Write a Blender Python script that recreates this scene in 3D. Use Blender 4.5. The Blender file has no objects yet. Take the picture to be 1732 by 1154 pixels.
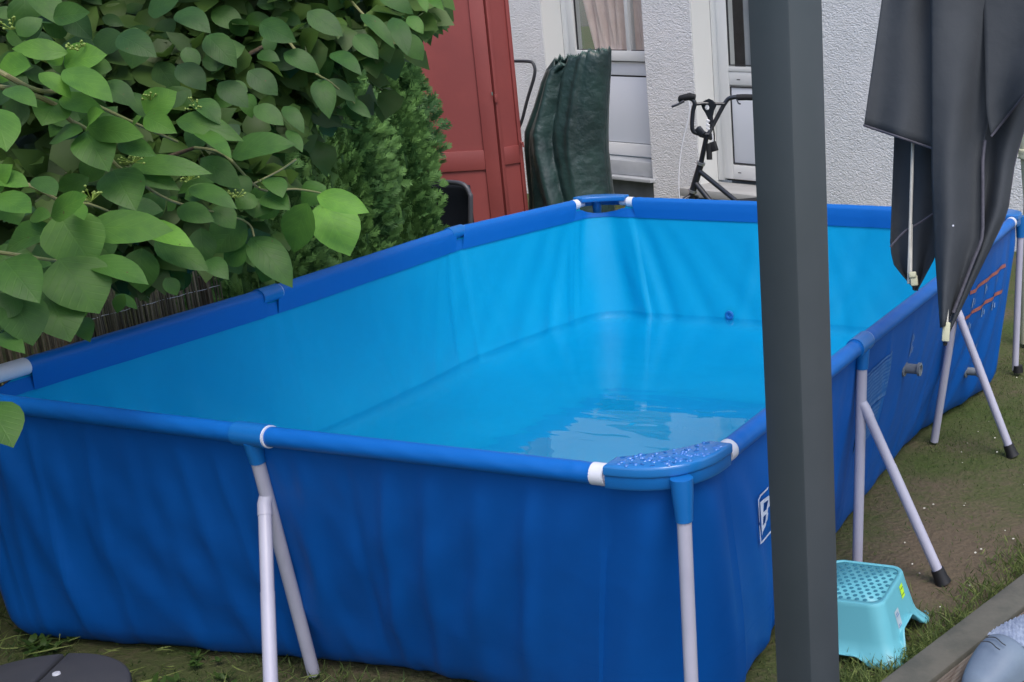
import bpy, bmesh, math, random
import numpy as np
from mathutils import Vector, Matrix
from mathutils.geometry import tessellate_polygon
R = math.radians
S = bpy.context.scene
COL = S.collection

# ------------------------------------------------------------------ camera
CAM = np.array([1.0893, -1.9804, 1.5424]); YAW, PITCH, ROLL = 0.32960, 0.28875, -0.01543
FPX = 2093.14; CX, CY = 866 + 617.8, 577 + 39.5
def _rot():
    f = np.array([-math.sin(YAW)*math.cos(PITCH), math.cos(YAW)*math.cos(PITCH), -math.sin(PITCH)])
    r = np.array([math.cos(YAW), math.sin(YAW), 0.0]); u = np.cross(r, f)
    return r*math.cos(ROLL)+u*math.sin(ROLL), -r*math.sin(ROLL)+u*math.cos(ROLL), f
CR, CU, CF = _rot()
def ray(u, v): return CF + (u-CX)/FPX*CR - (v-CY)/FPX*CU
def at(u, v, d): return Vector(CAM + d*ray(u, v))              # a point d metres deep
def onz(u, v, z):
    d = ray(u, v); return Vector(CAM + (z-CAM[2])/d[2]*d)
cd = bpy.data.cameras.new('camera'); cam = bpy.data.objects.new('camera', cd); COL.objects.link(cam)
m = Matrix(((CR[0], CU[0], -CF[0], CAM[0]), (CR[1], CU[1], -CF[1], CAM[1]), (CR[2], CU[2], -CF[2], CAM[2]), (0, 0, 0, 1)))
cam.matrix_world = m
cd.sensor_width = 36; cd.lens = FPX/1732*36
cd.shift_x = -(CX-866)/1732; cd.shift_y = (CY-577)/1732
cd.clip_start = 0.05; cd.clip_end = 500
S.camera = cam

# ------------------------------------------------------------------ light
SUN_EL, SUN_AZ = 58, 128          # azimuth clockwise from +Y
w = bpy.data.worlds.new('World'); S.world = w; w.use_nodes = True
nt = w.node_tree; sky = nt.nodes.new('ShaderNodeTexSky'); sky.sky_type = 'NISHITA'; sky.sun_disc = False
sky.sun_elevation = R(SUN_EL); sky.sun_rotation = R(SUN_AZ); sky.air_density = 1.0; sky.dust_density = 3.0; sky.ozone_density = 1.0
nt.links.new(sky.outputs[0], nt.nodes['Background'].inputs[0]); nt.nodes['Background'].inputs[1].default_value = 0.15
sl = bpy.data.lights.new('sun', 'SUN'); so = bpy.data.objects.new('sun', sl); COL.objects.link(so)
sl.energy = 0.75; sl.angle = R(24); sl.color = (1.0, 0.95, 0.88)
sd = Vector((math.sin(R(SUN_AZ))*math.cos(R(SUN_EL)), math.cos(R(SUN_AZ))*math.cos(R(SUN_EL)), math.sin(R(SUN_EL))))
so.rotation_euler = sd.to_track_quat('Z', 'Y').to_euler()
so.location = (0, 0, 12)
S.view_settings.view_transform = 'Standard'; S.view_settings.look = 'None'
S.view_settings.exposure = 0.98; S.view_settings.gamma = 1.0

# ------------------------------------------------------------------ materials
def mat(name, col, rough=0.6, spec=0.5, metal=0.0, bump=None, bscale=40, bstr=0.2, bdist=0.01, var=None, vscale=6, detail=4, coat=0, wave=None):
    """principled with optional noise variation of colour (var = second colour) and noise bump"""
    M = bpy.data.materials.new(name); M.use_nodes = True; t = M.node_tree; b = t.nodes['Principled BSDF']
    b.inputs['Base Color'].default_value = (*col, 1); b.inputs['Roughness'].default_value = rough
    b.inputs['Specular IOR Level'].default_value = spec; b.inputs['Metallic'].default_value = metal
    if coat: b.inputs['Coat Weight'].default_value = coat; b.inputs['Coat Roughness'].default_value = 0.1
    tc = t.nodes.new('ShaderNodeTexCoord')
    if var:
        n = t.nodes.new('ShaderNodeTexNoise'); n.inputs['Scale'].default_value = vscale; n.inputs['Detail'].default_value = detail
        n.inputs['Roughness'].default_value = 0.6
        t.links.new(tc.outputs['Object'], n.inputs['Vector'])
        r = t.nodes.new('ShaderNodeValToRGB'); r.color_ramp.elements[0].position = 0.38; r.color_ramp.elements[1].position = 0.62
        r.color_ramp.elements[0].color = (*col, 1); r.color_ramp.elements[1].color = (*var, 1)
        t.links.new(n.outputs['Fac'], r.inputs[0]); t.links.new(r.outputs[0], b.inputs['Base Color'])
    if bump:
        n = t.nodes.new('ShaderNodeTexNoise'); n.inputs['Scale'].default_value = bscale; n.inputs['Detail'].default_value = 5
        t.links.new(tc.outputs['Object'], n.inputs['Vector'])
        bp = t.nodes.new('ShaderNodeBump'); bp.inputs['Strength'].default_value = bstr; bp.inputs['Distance'].default_value = bdist
        t.links.new(n.outputs['Fac'], bp.inputs['Height']); t.links.new(bp.outputs[0], b.inputs['Normal'])
    return M

M = {}
M['outer'] = mat('liner_outer', (0.0015, 0.084, 0.36), 0.5, 0.2, bump=1, bscale=9, bstr=0.25, bdist=0.01, var=(0.0015, 0.075, 0.325), vscale=3)
M['inner'] = mat('liner_inner', (0.0, 0.285, 0.54), 0.42, 0.22, bump=1, bscale=5, bstr=0.35, bdist=0.012, var=(0.0, 0.27, 0.515), vscale=2.5)
M['sleeve'] = mat('sleeve', (0.002, 0.112, 0.43), 0.42, 0.3, bump=1, bscale=14, bstr=0.15, bdist=0.006)
M['bplastic'] = mat('blue_plastic', (0.006, 0.13, 0.42), 0.3, 0.5, bump=1, bscale=300, bstr=0.06, bdist=0.001)
M['wtube'] = mat('white_tube', (0.42, 0.42, 0.52), 0.33, 0.5, var=(0.37, 0.37, 0.47), vscale=5)
M['wring'] = mat('white_ring', (0.60, 0.62, 0.70), 0.35, 0.5, bump=1, bscale=80, bstr=0.05)
M['black'] = mat('black_plastic', (0.012, 0.012, 0.014), 0.5, 0.4, bump=1, bscale=200, bstr=0.1, bdist=0.001)
M['greyv'] = mat('grey_valve', (0.16, 0.19, 0.22), 0.5, 0.4, var=(0.12, 0.14, 0.17), vscale=30)
M['print_w'] = mat('print_white', (0.55, 0.62, 0.75), 0.5, 0.3, var=(0.42, 0.50, 0.66), vscale=60)
M['print_f'] = mat('print_faded', (0.08, 0.19, 0.42), 0.5, 0.3, var=(0.03, 0.13, 0.36), vscale=70)
M['print_m'] = mat('print_pale', (0.25, 0.34, 0.5), 0.5, 0.3, var=(0.1, 0.2, 0.38), vscale=90)
M['print_o'] = mat('print_orange', (0.36, 0.10, 0.06), 0.5, 0.3, var=(0.2, 0.09, 0.1), vscale=90)
M['post'] = mat('post_paint', (0.048, 0.060, 0.069), 0.42, 0.5, bump=1, bscale=500, bstr=0.06, bdist=0.0006, var=(0.055, 0.067, 0.077), vscale=4)
M['fabric'] = mat('parasol_fabric', (0.040, 0.047, 0.057), 0.8, 0.25, bump=1, bscale=14, bstr=0.35, bdist=0.012, var=(0.046, 0.053, 0.063), vscale=3)
M['hem'] = mat('hem', (0.075, 0.075, 0.10), 0.6, 0.3, var=(0.06, 0.06, 0.08), vscale=80)
M['cream'] = mat('cream_plastic', (0.52, 0.53, 0.38), 0.45, 0.4, var=(0.46, 0.47, 0.34), vscale=12)
M['ribm'] = mat('rib_metal', (0.48, 0.48, 0.45), 0.4, 0.5, var=(0.40, 0.40, 0.38), vscale=20)
M['red'] = mat('red_paint', (0.225, 0.050, 0.047), 0.5, 0.4, bump=1, bscale=30, bstr=0.12, bdist=0.003, var=(0.195, 0.043, 0.042), vscale=3)
M['tarp'] = mat('green_tarp', (0.010, 0.026, 0.026), 0.40, 0.5, bump=1, bscale=11, bstr=0.7, bdist=0.02, var=(0.020, 0.048, 0.045), vscale=5)
M['tarp_edge'] = mat('tarp_edge', (0.13, 0.2, 0.18), 0.5, 0.5, var=(0.05, 0.1, 0.09), vscale=40)
M['frame'] = mat('window_frame', (0.72, 0.73, 0.72), 0.35, 0.5, bump=1, bscale=30, bstr=0.03)
M['reveal'] = mat('reveal_paint', (0.66, 0.67, 0.66), 0.7, 0.3, bump=1, bscale=200, bstr=0.1, bdist=0.001)
M['panel'] = mat('white_panel', (0.70, 0.73, 0.78), 0.3, 0.5, bump=1, bscale=6, bstr=0.05)
M['sill'] = mat('sill_grey', (0.40, 0.42, 0.44), 0.55, 0.4, var=(0.36, 0.38, 0.40), vscale=8)
M['step'] = mat('step_stone', (0.42, 0.42, 0.41), 0.7, 0.3, bump=1, bscale=60, bstr=0.2, bdist=0.003, var=(0.37, 0.37, 0.36), vscale=9)
M['plinth'] = mat('plinth', (0.12, 0.14, 0.15), 0.8, 0.3, bump=1, bscale=60, bstr=0.3, bdist=0.003, var=(0.09, 0.105, 0.11), vscale=5)
M['gasket'] = mat('gasket', (0.03, 0.032, 0.036), 0.6)
M['curtain'] = mat('curtain', (0.78, 0.64, 0.58), 0.8, 0.2, var=(0.72, 0.58, 0.52), vscale=10)
M['pinkwall'] = mat('pink_wall', (0.62, 0.52, 0.48), 0.85, 0.2, bump=1, bscale=60, bstr=0.3, var=(0.56, 0.46, 0.43), vscale=4)
M['bike'] = mat('bike_black', (0.016, 0.018, 0.024), 0.32, 0.5, coat=0.4, bump=1, bscale=60, bstr=0.03)
M['rubber'] = mat('rubber', (0.014, 0.015, 0.017), 0.7, 0.3, bump=1, bscale=300, bstr=0.2, bdist=0.001)
M['steel'] = mat('steel', (0.5, 0.52, 0.55), 0.3, 0.5, metal=0.8)
M['cable'] = mat('cable_white', (0.66, 0.67, 0.7), 0.5)
M['pipe'] = mat('pipe_grey', (0.05, 0.055, 0.065), 0.4, 0.5)
M['chairb'] = mat('chair_black', (0.010, 0.014, 0.022), 0.7, 0.3, bump=1, bscale=400, bstr=0.3, bdist=0.001)
M['chairf'] = mat('chair_frame', (0.06, 0.065, 0.08), 0.4, 0.5)
M['stool'] = mat('stool_plastic', (0.12, 0.41, 0.49), 0.42, 0.5, bump=1, bscale=400, bstr=0.05, bdist=0.0006)
M['stooldot'] = mat('stool_grip', (0.035, 0.17, 0.24), 0.6, 0.3)
M['lime'] = mat('lime_sticker', (0.45, 0.75, 0.03), 0.5, 0.4)
M['paper'] = mat('paper_label', (0.42, 0.5, 0.55), 0.6, 0.3, var=(0.32, 0.42, 0.48), vscale=60)
M['ink'] = mat('ink', (0.03, 0.05, 0.06), 0.6)
M['kerb'] = mat('kerb_wood', (0.085, 0.087, 0.075), 0.85, 0.2, bump=1, bscale=50, bstr=0.5, bdist=0.004, var=(0.115, 0.112, 0.095), vscale=14)
M['weight'] = mat('weight_plastic', (0.050, 0.053, 0.064), 0.62, 0.35, bump=1, bscale=500, bstr=0.15, bdist=0.001, var=(0.06, 0.062, 0.072), vscale=7)
M['shoe'] = mat('shoe_foam', (0.15, 0.20, 0.26), 0.55, 0.4, bump=1, bscale=120, bstr=0.06, var=(0.13, 0.175, 0.24), vscale=9)
M['lining'] = mat('shoe_lining', (0.30, 0.36, 0.47), 0.9, 0.2, bump=1, bscale=160, bstr=0.4, bdist=0.004, var=(0.2, 0.25, 0.36), vscale=50)
M['bark'] = mat('bark', (0.075, 0.055, 0.038), 0.85, 0.2, bump=1, bscale=50, bstr=0.6, bdist=0.01, var=(0.12, 0.095, 0.065), vscale=20)
M['twig'] = mat('green_twig', (0.16, 0.19, 0.075), 0.6, 0.3, var=(0.2, 0.19, 0.09), vscale=15)
M['berry'] = mat('berry_green', (0.16, 0.24, 0.04), 0.5, 0.4)
M['petal'] = mat('petal', (0.55, 0.55, 0.48), 0.8)
M['roof'] = mat('roof_dark', (0.05, 0.055, 0.06), 0.6)

def stucco():
    m_ = mat('stucco', (0.70, 0.70, 0.71), 0.85, 0.2); t = m_.node_tree; b = t.nodes['Principled BSDF']
    tc = t.nodes.new('ShaderNodeTexCoord')
    n1 = t.nodes.new('ShaderNodeTexNoise'); n1.inputs['Scale'].default_value = 52; n1.inputs['Detail'].default_value = 3; n1.inputs['Distortion'].default_value = 1.3
    v = t.nodes.new('ShaderNodeTexVoronoi'); v.inputs['Scale'].default_value = 85; v.feature = 'SMOOTH_F1'
    mp = t.nodes.new('ShaderNodeMapping'); mp.inputs['Scale'].default_value = (0.8, 0.8, 1.25)
    t.links.new(tc.outputs['Object'], mp.inputs[0]); t.links.new(mp.outputs[0], n1.inputs['Vector'])
    t.links.new(n1.outputs['Color'], v.inputs['Vector'])
    t.links.new(mp.outputs[0], v.inputs['Vector'])
    mx = t.nodes.new('ShaderNodeMath'); mx.operation = 'MULTIPLY_ADD'; mx.inputs[1].default_value = -0.35
    t.links.new(v.outputs['Distance'], mx.inputs[0]); t.links.new(n1.outputs['Fac'], mx.inputs[2])
    bp = t.nodes.new('ShaderNodeBump'); bp.inputs['Strength'].default_value = 0.8; bp.inputs['Distance'].default_value = 0.017
    t.links.new(mx.outputs[0], bp.inputs['Height']); t.links.new(bp.outputs[0], b.inputs['Normal'])
    n2 = t.nodes.new('ShaderNodeTexNoise'); n2.inputs['Scale'].default_value = 2.2; n2.inputs['Detail'].default_value = 4
    t.links.new(tc.outputs['Object'], n2.inputs['Vector'])
    r = t.nodes.new('ShaderNodeValToRGB'); r.color_ramp.elements[0].position = 0.35; r.color_ramp.elements[1].position = 0.65
    r.color_ramp.elements[0].color = (0.70, 0.71, 0.72, 1); r.color_ramp.elements[1].color = (0.78, 0.78, 0.79, 1)
    t.links.new(n2.outputs['Fac'], r.inputs[0]); t.links.new(r.outputs[0], b.inputs['Base Color'])
    return m_
M['stucco'] = stucco()

def two_sided(t, ior):
    f = t.nodes.new('ShaderNodeFresnel'); ge = t.nodes.new('ShaderNodeNewGeometry'); mr = t.nodes.new('ShaderNodeMapRange')
    mr.inputs[3].default_value = ior; mr.inputs[4].default_value = 1/ior
    t.links.new(ge.outputs['Backfacing'], mr.inputs[0]); t.links.new(mr.outputs[0], f.inputs[0]); return f
def glass_pane():
    m_ = bpy.data.materials.new('window_glass'); m_.use_nodes = True; t = m_.node_tree; t.nodes.clear()
    o = t.nodes.new('ShaderNodeOutputMaterial'); a = t.nodes.new('ShaderNodeBsdfTransparent'); a.inputs[0].default_value = (0.86, 0.88, 0.88, 1)
    g = t.nodes.new('ShaderNodeBsdfGlossy'); g.inputs['Roughness'].default_value = 0.02
    f = two_sided(t, 1.5)
    x = t.nodes.new('ShaderNodeMixShader'); t.links.new(f.outputs[0], x.inputs[0]); t.links.new(a.outputs[0], x.inputs[1]); t.links.new(g.outputs[0], x.inputs[2])
    t.links.new(x.outputs[0], o.inputs[0]); return m_
M['glass'] = glass_pane()

def water_mat():
    m_ = bpy.data.materials.new('pool_water'); m_.use_nodes = True; t = m_.node_tree; t.nodes.clear()
    o = t.nodes.new('ShaderNodeOutputMaterial'); a = t.nodes.new('ShaderNodeBsdfTransparent'); a.inputs[0].default_value = (0.80, 0.96, 0.99, 1)
    g = t.nodes.new('ShaderNodeBsdfGlossy'); g.inputs['Roughness'].default_value = 0.0
    f = two_sided(t, 1.62)
    tc = t.nodes.new('ShaderNodeTexCoord'); mp = t.nodes.new('ShaderNodeMapping'); mp.inputs['Rotation'].default_value = (0, 0, R(-19)); mp.inputs['Scale'].default_value = (1.5, 5.2, 1)
    n = t.nodes.new('ShaderNodeTexNoise'); n.inputs['Scale'].default_value = 1.7; n.inputs['Detail'].default_value = 2.0; n.inputs['Distortion'].default_value = 0.4
    bp = t.nodes.new('ShaderNodeBump'); bp.inputs['Strength'].default_value = 0.22; bp.inputs['Distance'].default_value = 0.008
    t.links.new(tc.outputs['Object'], mp.inputs[0]); t.links.new(mp.outputs[0], n.inputs['Vector']); t.links.new(n.outputs['Fac'], bp.inputs['Height'])
    t.links.new(bp.outputs[0], g.inputs['Normal']); t.links.new(bp.outputs[0], f.inputs['Normal'])
    x = t.nodes.new('ShaderNodeMixShader'); t.links.new(f.outputs[0], x.inputs[0]); t.links.new(a.outputs[0], x.inputs[1]); t.links.new(g.outputs[0], x.inputs[2])
    t.links.new(x.outputs[0], o.inputs[0]); return m_
M['water'] = water_mat()

def leaf_mat(name, c1, c2, transl=0.35, veins=True, rough=0.5):
    """leaf colour from a per-leaf value (uv2.x), side veins from the leaf's own uv"""
    m_ = bpy.data.materials.new(name); m_.use_nodes = True; t = m_.node_tree; b = t.nodes['Principled BSDF']; o = t.nodes['Material Output']
    b.inputs['Roughness'].default_value = rough; b.inputs['Specular IOR Level'].default_value = 0.35
    a = t.nodes.new('ShaderNodeUVMap'); a.uv_map = 'tone'; s = t.nodes.new('ShaderNodeSeparateXYZ'); t.links.new(a.outputs[0], s.inputs[0])
    r = t.nodes.new('ShaderNodeValToRGB'); r.color_ramp.elements[0].color = (*c1, 1); r.color_ramp.elements[1].color = (*c2, 1)
    t.links.new(s.outputs[0], r.inputs[0]); col = r.outputs[0]
    if veins:
        u = t.nodes.new('ShaderNodeUVMap'); u.uv_map = 'leaf'; q = t.nodes.new('ShaderNodeSeparateXYZ'); t.links.new(u.outputs[0], q.inputs[0])
        ab = t.nodes.new('ShaderNodeMath'); ab.operation = 'ABSOLUTE'; t.links.new(q.outputs[1], ab.inputs[0])
        k = t.nodes.new('ShaderNodeMath'); k.operation = 'MULTIPLY_ADD'; k.inputs[1].default_value = -0.42; t.links.new(ab.outputs[0], k.inputs[0]); t.links.new(q.outputs[0], k.inputs[2])
        k2 = t.nodes.new('ShaderNodeMath'); k2.operation = 'MULTIPLY'; k2.inputs[1].default_value = 44.0; t.links.new(k.outputs[0], k2.inputs[0])
        sn = t.nodes.new('ShaderNodeMath'); sn.operation = 'SINE'; t.links.new(k2.outputs[0], sn.inputs[0])
        pw = t.nodes.new('ShaderNodeMapRange'); pw.inputs[1].default_value = 0.80; pw.inputs[2].default_value = 1.0; t.links.new(sn.outputs[0], pw.inputs[0])
        md = t.nodes.new('ShaderNodeMapRange'); md.inputs[1].default_value = 0.05; md.inputs[2].default_value = 0.0; t.links.new(ab.outputs[0], md.inputs[0])
        ad = t.nodes.new('ShaderNodeMath'); ad.operation = 'MAXIMUM'; t.links.new(pw.outputs[0], ad.inputs[0]); t.links.new(md.outputs[0], ad.inputs[1])
        bp = t.nodes.new('ShaderNodeBump'); bp.invert = True; bp.inputs['Strength'].default_value = 0.22; bp.inputs['Distance'].default_value = 0.002
        t.links.new(ad.outputs[0], bp.inputs['Height']); t.links.new(bp.outputs[0], b.inputs['Normal'])
        mx = t.nodes.new('ShaderNodeMix'); mx.data_type = 'RGBA'; mx.blend_type = 'MULTIPLY'
        sc = t.nodes.new('ShaderNodeMath'); sc.operation = 'MULTIPLY'; sc.inputs[1].default_value = 0.13; t.links.new(ad.outputs[0], sc.inputs[0])
        t.links.new(sc.outputs[0], mx.inputs[0]); t.links.new(col, mx.inputs[6]); mx.inputs[7].default_value = (1.9, 1.7, 1.2, 1)
        col = mx.outputs[2]
    if veins:
        tcc = t.nodes.new('ShaderNodeTexCoord'); nn_ = t.nodes.new('ShaderNodeTexNoise'); nn_.inputs['Scale'].default_value = 26; nn_.inputs['Detail'].default_value = 4
        t.links.new(tcc.outputs['Object'], nn_.inputs['Vector']); m1 = t.nodes.new('ShaderNodeMapRange'); m1.inputs[1].default_value = 0.40; m1.inputs[2].default_value = 0.66; t.links.new(nn_.outputs['Fac'], m1.inputs[0])
        x1 = t.nodes.new('ShaderNodeMix'); x1.data_type = 'RGBA'; x1.blend_type = 'MULTIPLY'; t.links.new(m1.outputs[0], x1.inputs[0]); t.links.new(col, x1.inputs[6]); x1.inputs[7].default_value = (0.72, 0.78, 0.85, 1)
        n3 = t.nodes.new('ShaderNodeTexNoise'); n3.inputs['Scale'].default_value = 75; n3.inputs['Detail'].default_value = 2; t.links.new(tcc.outputs['Object'], n3.inputs['Vector'])
        m2 = t.nodes.new('ShaderNodeMapRange'); m2.inputs[1].default_value = 0.74; m2.inputs[2].default_value = 0.78; t.links.new(n3.outputs['Fac'], m2.inputs[0])
        x2 = t.nodes.new('ShaderNodeMix'); x2.data_type = 'RGBA'; t.links.new(m2.outputs[0], x2.inputs[0]); t.links.new(x1.outputs[2], x2.inputs[6]); x2.inputs[7].default_value = (0.10, 0.07, 0.03, 1); col = x2.outputs[2]
    t.links.new(col, b.inputs['Base Color'])
    tr = t.nodes.new('ShaderNodeBsdfTranslucent'); t.links.new(col, tr.inputs[0])
    x = t.nodes.new('ShaderNodeMixShader'); x.inputs[0].default_value = transl
    t.links.new(b.outputs[0], x.inputs[1]); t.links.new(tr.outputs[0], x.inputs[2]); t.links.new(x.outputs[0], o.inputs[0])
    return m_
M['leaf'] = leaf_mat('dogwood_leaf', (0.022, 0.068, 0.020), (0.17, 0.40, 0.045), transl=0.4)
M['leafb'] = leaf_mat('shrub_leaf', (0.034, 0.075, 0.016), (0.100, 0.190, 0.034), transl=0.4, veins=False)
M['thuja'] = leaf_mat('thuja_spray', (0.026, 0.085, 0.026), (0.15, 0.31, 0.085), transl=0.2, veins=False, rough=0.6)
M['grassb'] = leaf_mat('grass_blade', (0.035, 0.070, 0.018), (0.24, 0.30, 0.09), transl=0.35, veins=False, rough=0.7)
M['reed'] = leaf_mat('reed_stem', (0.05, 0.045, 0.03), (0.30, 0.26, 0.18), transl=0.0, veins=False, rough=0.7)

def ground_mat():
    m_ = mat('ground_soil', (0.05, 0.05, 0.03), 0.95, 0.15); t = m_.node_tree; b = t.nodes['Principled BSDF']
    tc = t.nodes.new('ShaderNodeTexCoord'); n = t.nodes.new('ShaderNodeTexNoise'); n.inputs['Scale'].default_value = 2.3; n.inputs['Detail'].default_value = 6; n.inputs['Roughness'].default_value = 0.65
    t.links.new(tc.outputs['Object'], n.inputs['Vector'])
    n2 = t.nodes.new('ShaderNodeTexNoise'); n2.inputs['Scale'].default_value = 60; n2.inputs['Detail'].default_value = 4; t.links.new(tc.outputs['Object'], n2.inputs['Vector'])
    ad = t.nodes.new('ShaderNodeMath'); ad.operation = 'MULTIPLY_ADD'; ad.inputs[1].default_value = 0.35; t.links.new(n2.outputs['Fac'], ad.inputs[0]); t.links.new(n.outputs['Fac'], ad.inputs[2])
    mpp = t.nodes.new('ShaderNodeMapping'); mpp.inputs['Location'].default_value = (-0.30, -1.15, 0); gr = t.nodes.new('ShaderNodeTexGradient'); gr.gradient_type = 'SPHERICAL'
    mp2 = t.nodes.new('ShaderNodeMapping'); mp2.inputs['Scale'].default_value = (1.7, 1.15, 0.01)
    t.links.new(tc.outputs['Object'], mpp.inputs[0]); t.links.new(mpp.outputs[0], mp2.inputs[0]); t.links.new(mp2.outputs[0], gr.inputs[0])
    ad2 = t.nodes.new('ShaderNodeMath'); ad2.operation = 'MULTIPLY_ADD'; ad2.inputs[1].default_value = 0.33; t.links.new(gr.outputs['Fac'], ad2.inputs[0]); t.links.new(ad.outputs[0], ad2.inputs[2]); ad = ad2
    r = t.nodes.new('ShaderNodeValToRGB'); e = r.color_ramp.elements; e[0].position = 0.52; e[0].color = (0.052, 0.080, 0.022, 1); e[1].position = 0.90; e[1].color = (0.110, 0.088, 0.062, 1)
    x_ = e.new(0.70); x_.color = (0.072, 0.082, 0.036, 1)
    t.links.new(ad.outputs[0], r.inputs[0]); t.links.new(r.outputs[0], b.inputs['Base Color'])
    bp = t.nodes.new('ShaderNodeBump'); bp.inputs['Strength'].default_value = 0.7; bp.inputs['Distance'].default_value = 0.015
    t.links.new(n2.outputs['Fac'], bp.inputs['Height']); t.links.new(bp.outputs[0], b.inputs['Normal']); return m_
M['ground'] = ground_mat()

def deck_mat():
    m_ = mat('deck_wood', (0.12, 0.10, 0.085), 0.75, 0.3); t = m_.node_tree; b = t.nodes['Principled BSDF']
    tc = t.nodes.new('ShaderNodeTexCoord'); mp = t.nodes.new('ShaderNodeMapping'); mp.inputs['Scale'].default_value = (40, 1.5, 1)
    n = t.nodes.new('ShaderNodeTexNoise'); n.inputs['Scale'].default_value = 3; n.inputs['Detail'].default_value = 5
    t.links.new(tc.outputs['Object'], mp.inputs[0]); t.links.new(mp.outputs[0], n.inputs['Vector'])
    r = t.nodes.new('ShaderNodeValToRGB'); r.color_ramp.elements[0].position = 0.35; r.color_ramp.elements[0].color = (0.095, 0.075, 0.062, 1)
    r.color_ramp.elements[1].position = 0.7; r.color_ramp.elements[1].color = (0.17, 0.15, 0.13, 1)
    t.links.new(n.outputs['Fac'], r.inputs[0]); t.links.new(r.outputs[0], b.inputs['Base Color']); return m_
M['deck'] = deck_mat()

# ------------------------------------------------------------------ mesh helpers
def tag(o, label=None, cat=None, group=None, kind=None):
    if label: o['label'] = label
    if cat: o['category'] = cat
    if group: o['group'] = group
    if kind: o['kind'] = kind
    return o
def empty(name, loc=(0, 0, 0), rz=0.0, label=None, cat=None, group=None):
    o = bpy.data.objects.new(name, None); COL.objects.link(o); o.location = loc; o.rotation_euler = (0, 0, rz)
    return tag(o, label, cat, group)
class MB:
    def __init__(s): s.v = []; s.f = []; s.m = []; s.uv = {}; s.cur = 0
    def add(s, vs, fs):
        o = len(s.v); s.v += [tuple(x) for x in vs]; s.f += [tuple(i+o for i in f) for f in fs]; s.m += [s.cur]*len(fs); return s
    def box(s, c, d, rz=0.0, mtx=None, bev=0.0):
        bm = bmesh.new(); bmesh.ops.create_cube(bm, size=1.0)
        for v in bm.verts: v.co = Vector((v.co.x*d[0], v.co.y*d[1], v.co.z*d[2]))
        if bev: bmesh.ops.bevel(bm, geom=bm.edges[:]+bm.verts[:], offset=bev, segments=2, profile=0.5, affect='EDGES')
        T = mtx if mtx is not None else Matrix.Translation(c) @ Matrix.Rotation(rz, 4, 'Z')
        bm.verts.ensure_lookup_table(); s.add([T @ v.co for v in bm.verts], [[v.index for v in f.verts] for f in bm.faces]); bm.free(); return s
    def beam(s, a, b, w, h, bev=0.002, up=(0, 0, 1)):
        a, b = Vector(a), Vector(b); z = (b-a); L = z.length; z.normalize(); x = Vector(up).cross(z)
        if x.length < 1e-4: x = Vector((1, 0, 0))
        x.normalize(); y = z.cross(x); T = Matrix(((x.x, y.x, z.x, (a.x+b.x)/2), (x.y, y.y, z.y, (a.y+b.y)/2), (x.z, y.z, z.z, (a.z+b.z)/2), (0, 0, 0, 1)))
        return s.box(None, (w, h, L), mtx=T, bev=bev)
    def tube(s, pts, r, n=12, cap=True, smooth=0):
        pts = [Vector(p) for p in pts]
        if not isinstance(r, (list, tuple)): r = [r]*len(pts)
        if smooth:
            P, Q = [], []
            for i in range(len(pts)-1):
                p0, p1, p2, p3 = pts[max(i-1, 0)], pts[i], pts[i+1], pts[min(i+2, len(pts)-1)]
                for k in range(smooth):
                    t = k/smooth
                    P.append(0.5*((2*p1)+(-p0+p2)*t+(2*p0-5*p1+4*p2-p3)*t*t+(-p0+3*p1-3*p2+p3)*t*t*t)); Q.append(r[i]*(1-t)+r[i+1]*t)
            P.append(pts[-1]); Q.append(r[-1]); pts, r = P, Q
        vs, fs = [], []; N = len(pts); pn = None
        for i, p in enumerate(pts):
            t = (pts[min(i+1, N-1)]-pts[max(i-1, 0)]).normalized()
            if pn is None: pn = t.orthogonal().normalized()
            pn = (pn - t*pn.dot(t)).normalized(); bn = t.cross(pn)
            for k in range(n):
                a = 2*math.pi*k/n; vs.append(p+(pn*math.cos(a)+bn*math.sin(a))*r[i])
        for i in range(N-1):
            for k in range(n): fs.append((i*n+k, i*n+(k+1) % n, (i+1)*n+(k+1) % n, (i+1)*n+k))
        if cap: fs.append(tuple(range(n))[::-1]); fs.append(tuple((N-1)*n+k for k in range(n)))
        return s.add(vs, fs)
    def grid(s, P, thick=None):
        """P[i][j] points"""
        a, b = len(P), len(P[0]); return s.add([p for row in P for p in row], [(i*b+j, i*b+j+1, (i+1)*b+j+1, (i+1)*b+j) for i in range(a-1) for j in range(b-1)])
    def lathe(s, prof, c=(0, 0, 0), n=32, T=None):
        vs, fs = [], []
        for (r, z) in prof:
            for k in range(n):
                a = 2*math.pi*k/n; p = Vector((r*math.cos(a), r*math.sin(a), z)); vs.append((T @ p) if T is not None else p+Vector(c))
        for i in range(len(prof)-1):
            for k in range(n): fs.append((i*n+k, i*n+(k+1) % n, (i+1)*n+(k+1) % n, (i+1)*n+k))
        return s.add(vs, fs)
    def prism(s, poly, z0, z1, T=None, bev=0.0):
        """2-D outline extruded from z0 to z1"""
        bm = bmesh.new(); b = [bm.verts.new((x, y, z0)) for x, y in poly]; f = bm.faces.new(b)
        e = bmesh.ops.extrude_face_region(bm, geom=[f]); 
        for v in e['geom']:
            if isinstance(v, bmesh.types.BMVert): v.co.z = z1
        bmesh.ops.recalc_face_normals(bm, faces=bm.faces)
        if bev: bmesh.ops.bevel(bm, geom=[x for x in bm.edges if abs(x.verts[0].co.z-x.verts[1].co.z) < 1e-6], offset=bev, segments=3, profile=0.5, affect='EDGES')
        bm.verts.index_update()
        s.add([(T @ v.co) if T is not None else v.co.copy() for v in bm.verts], [[v.index for v in f.verts] for f in bm.faces]); bm.free(); return s
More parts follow.
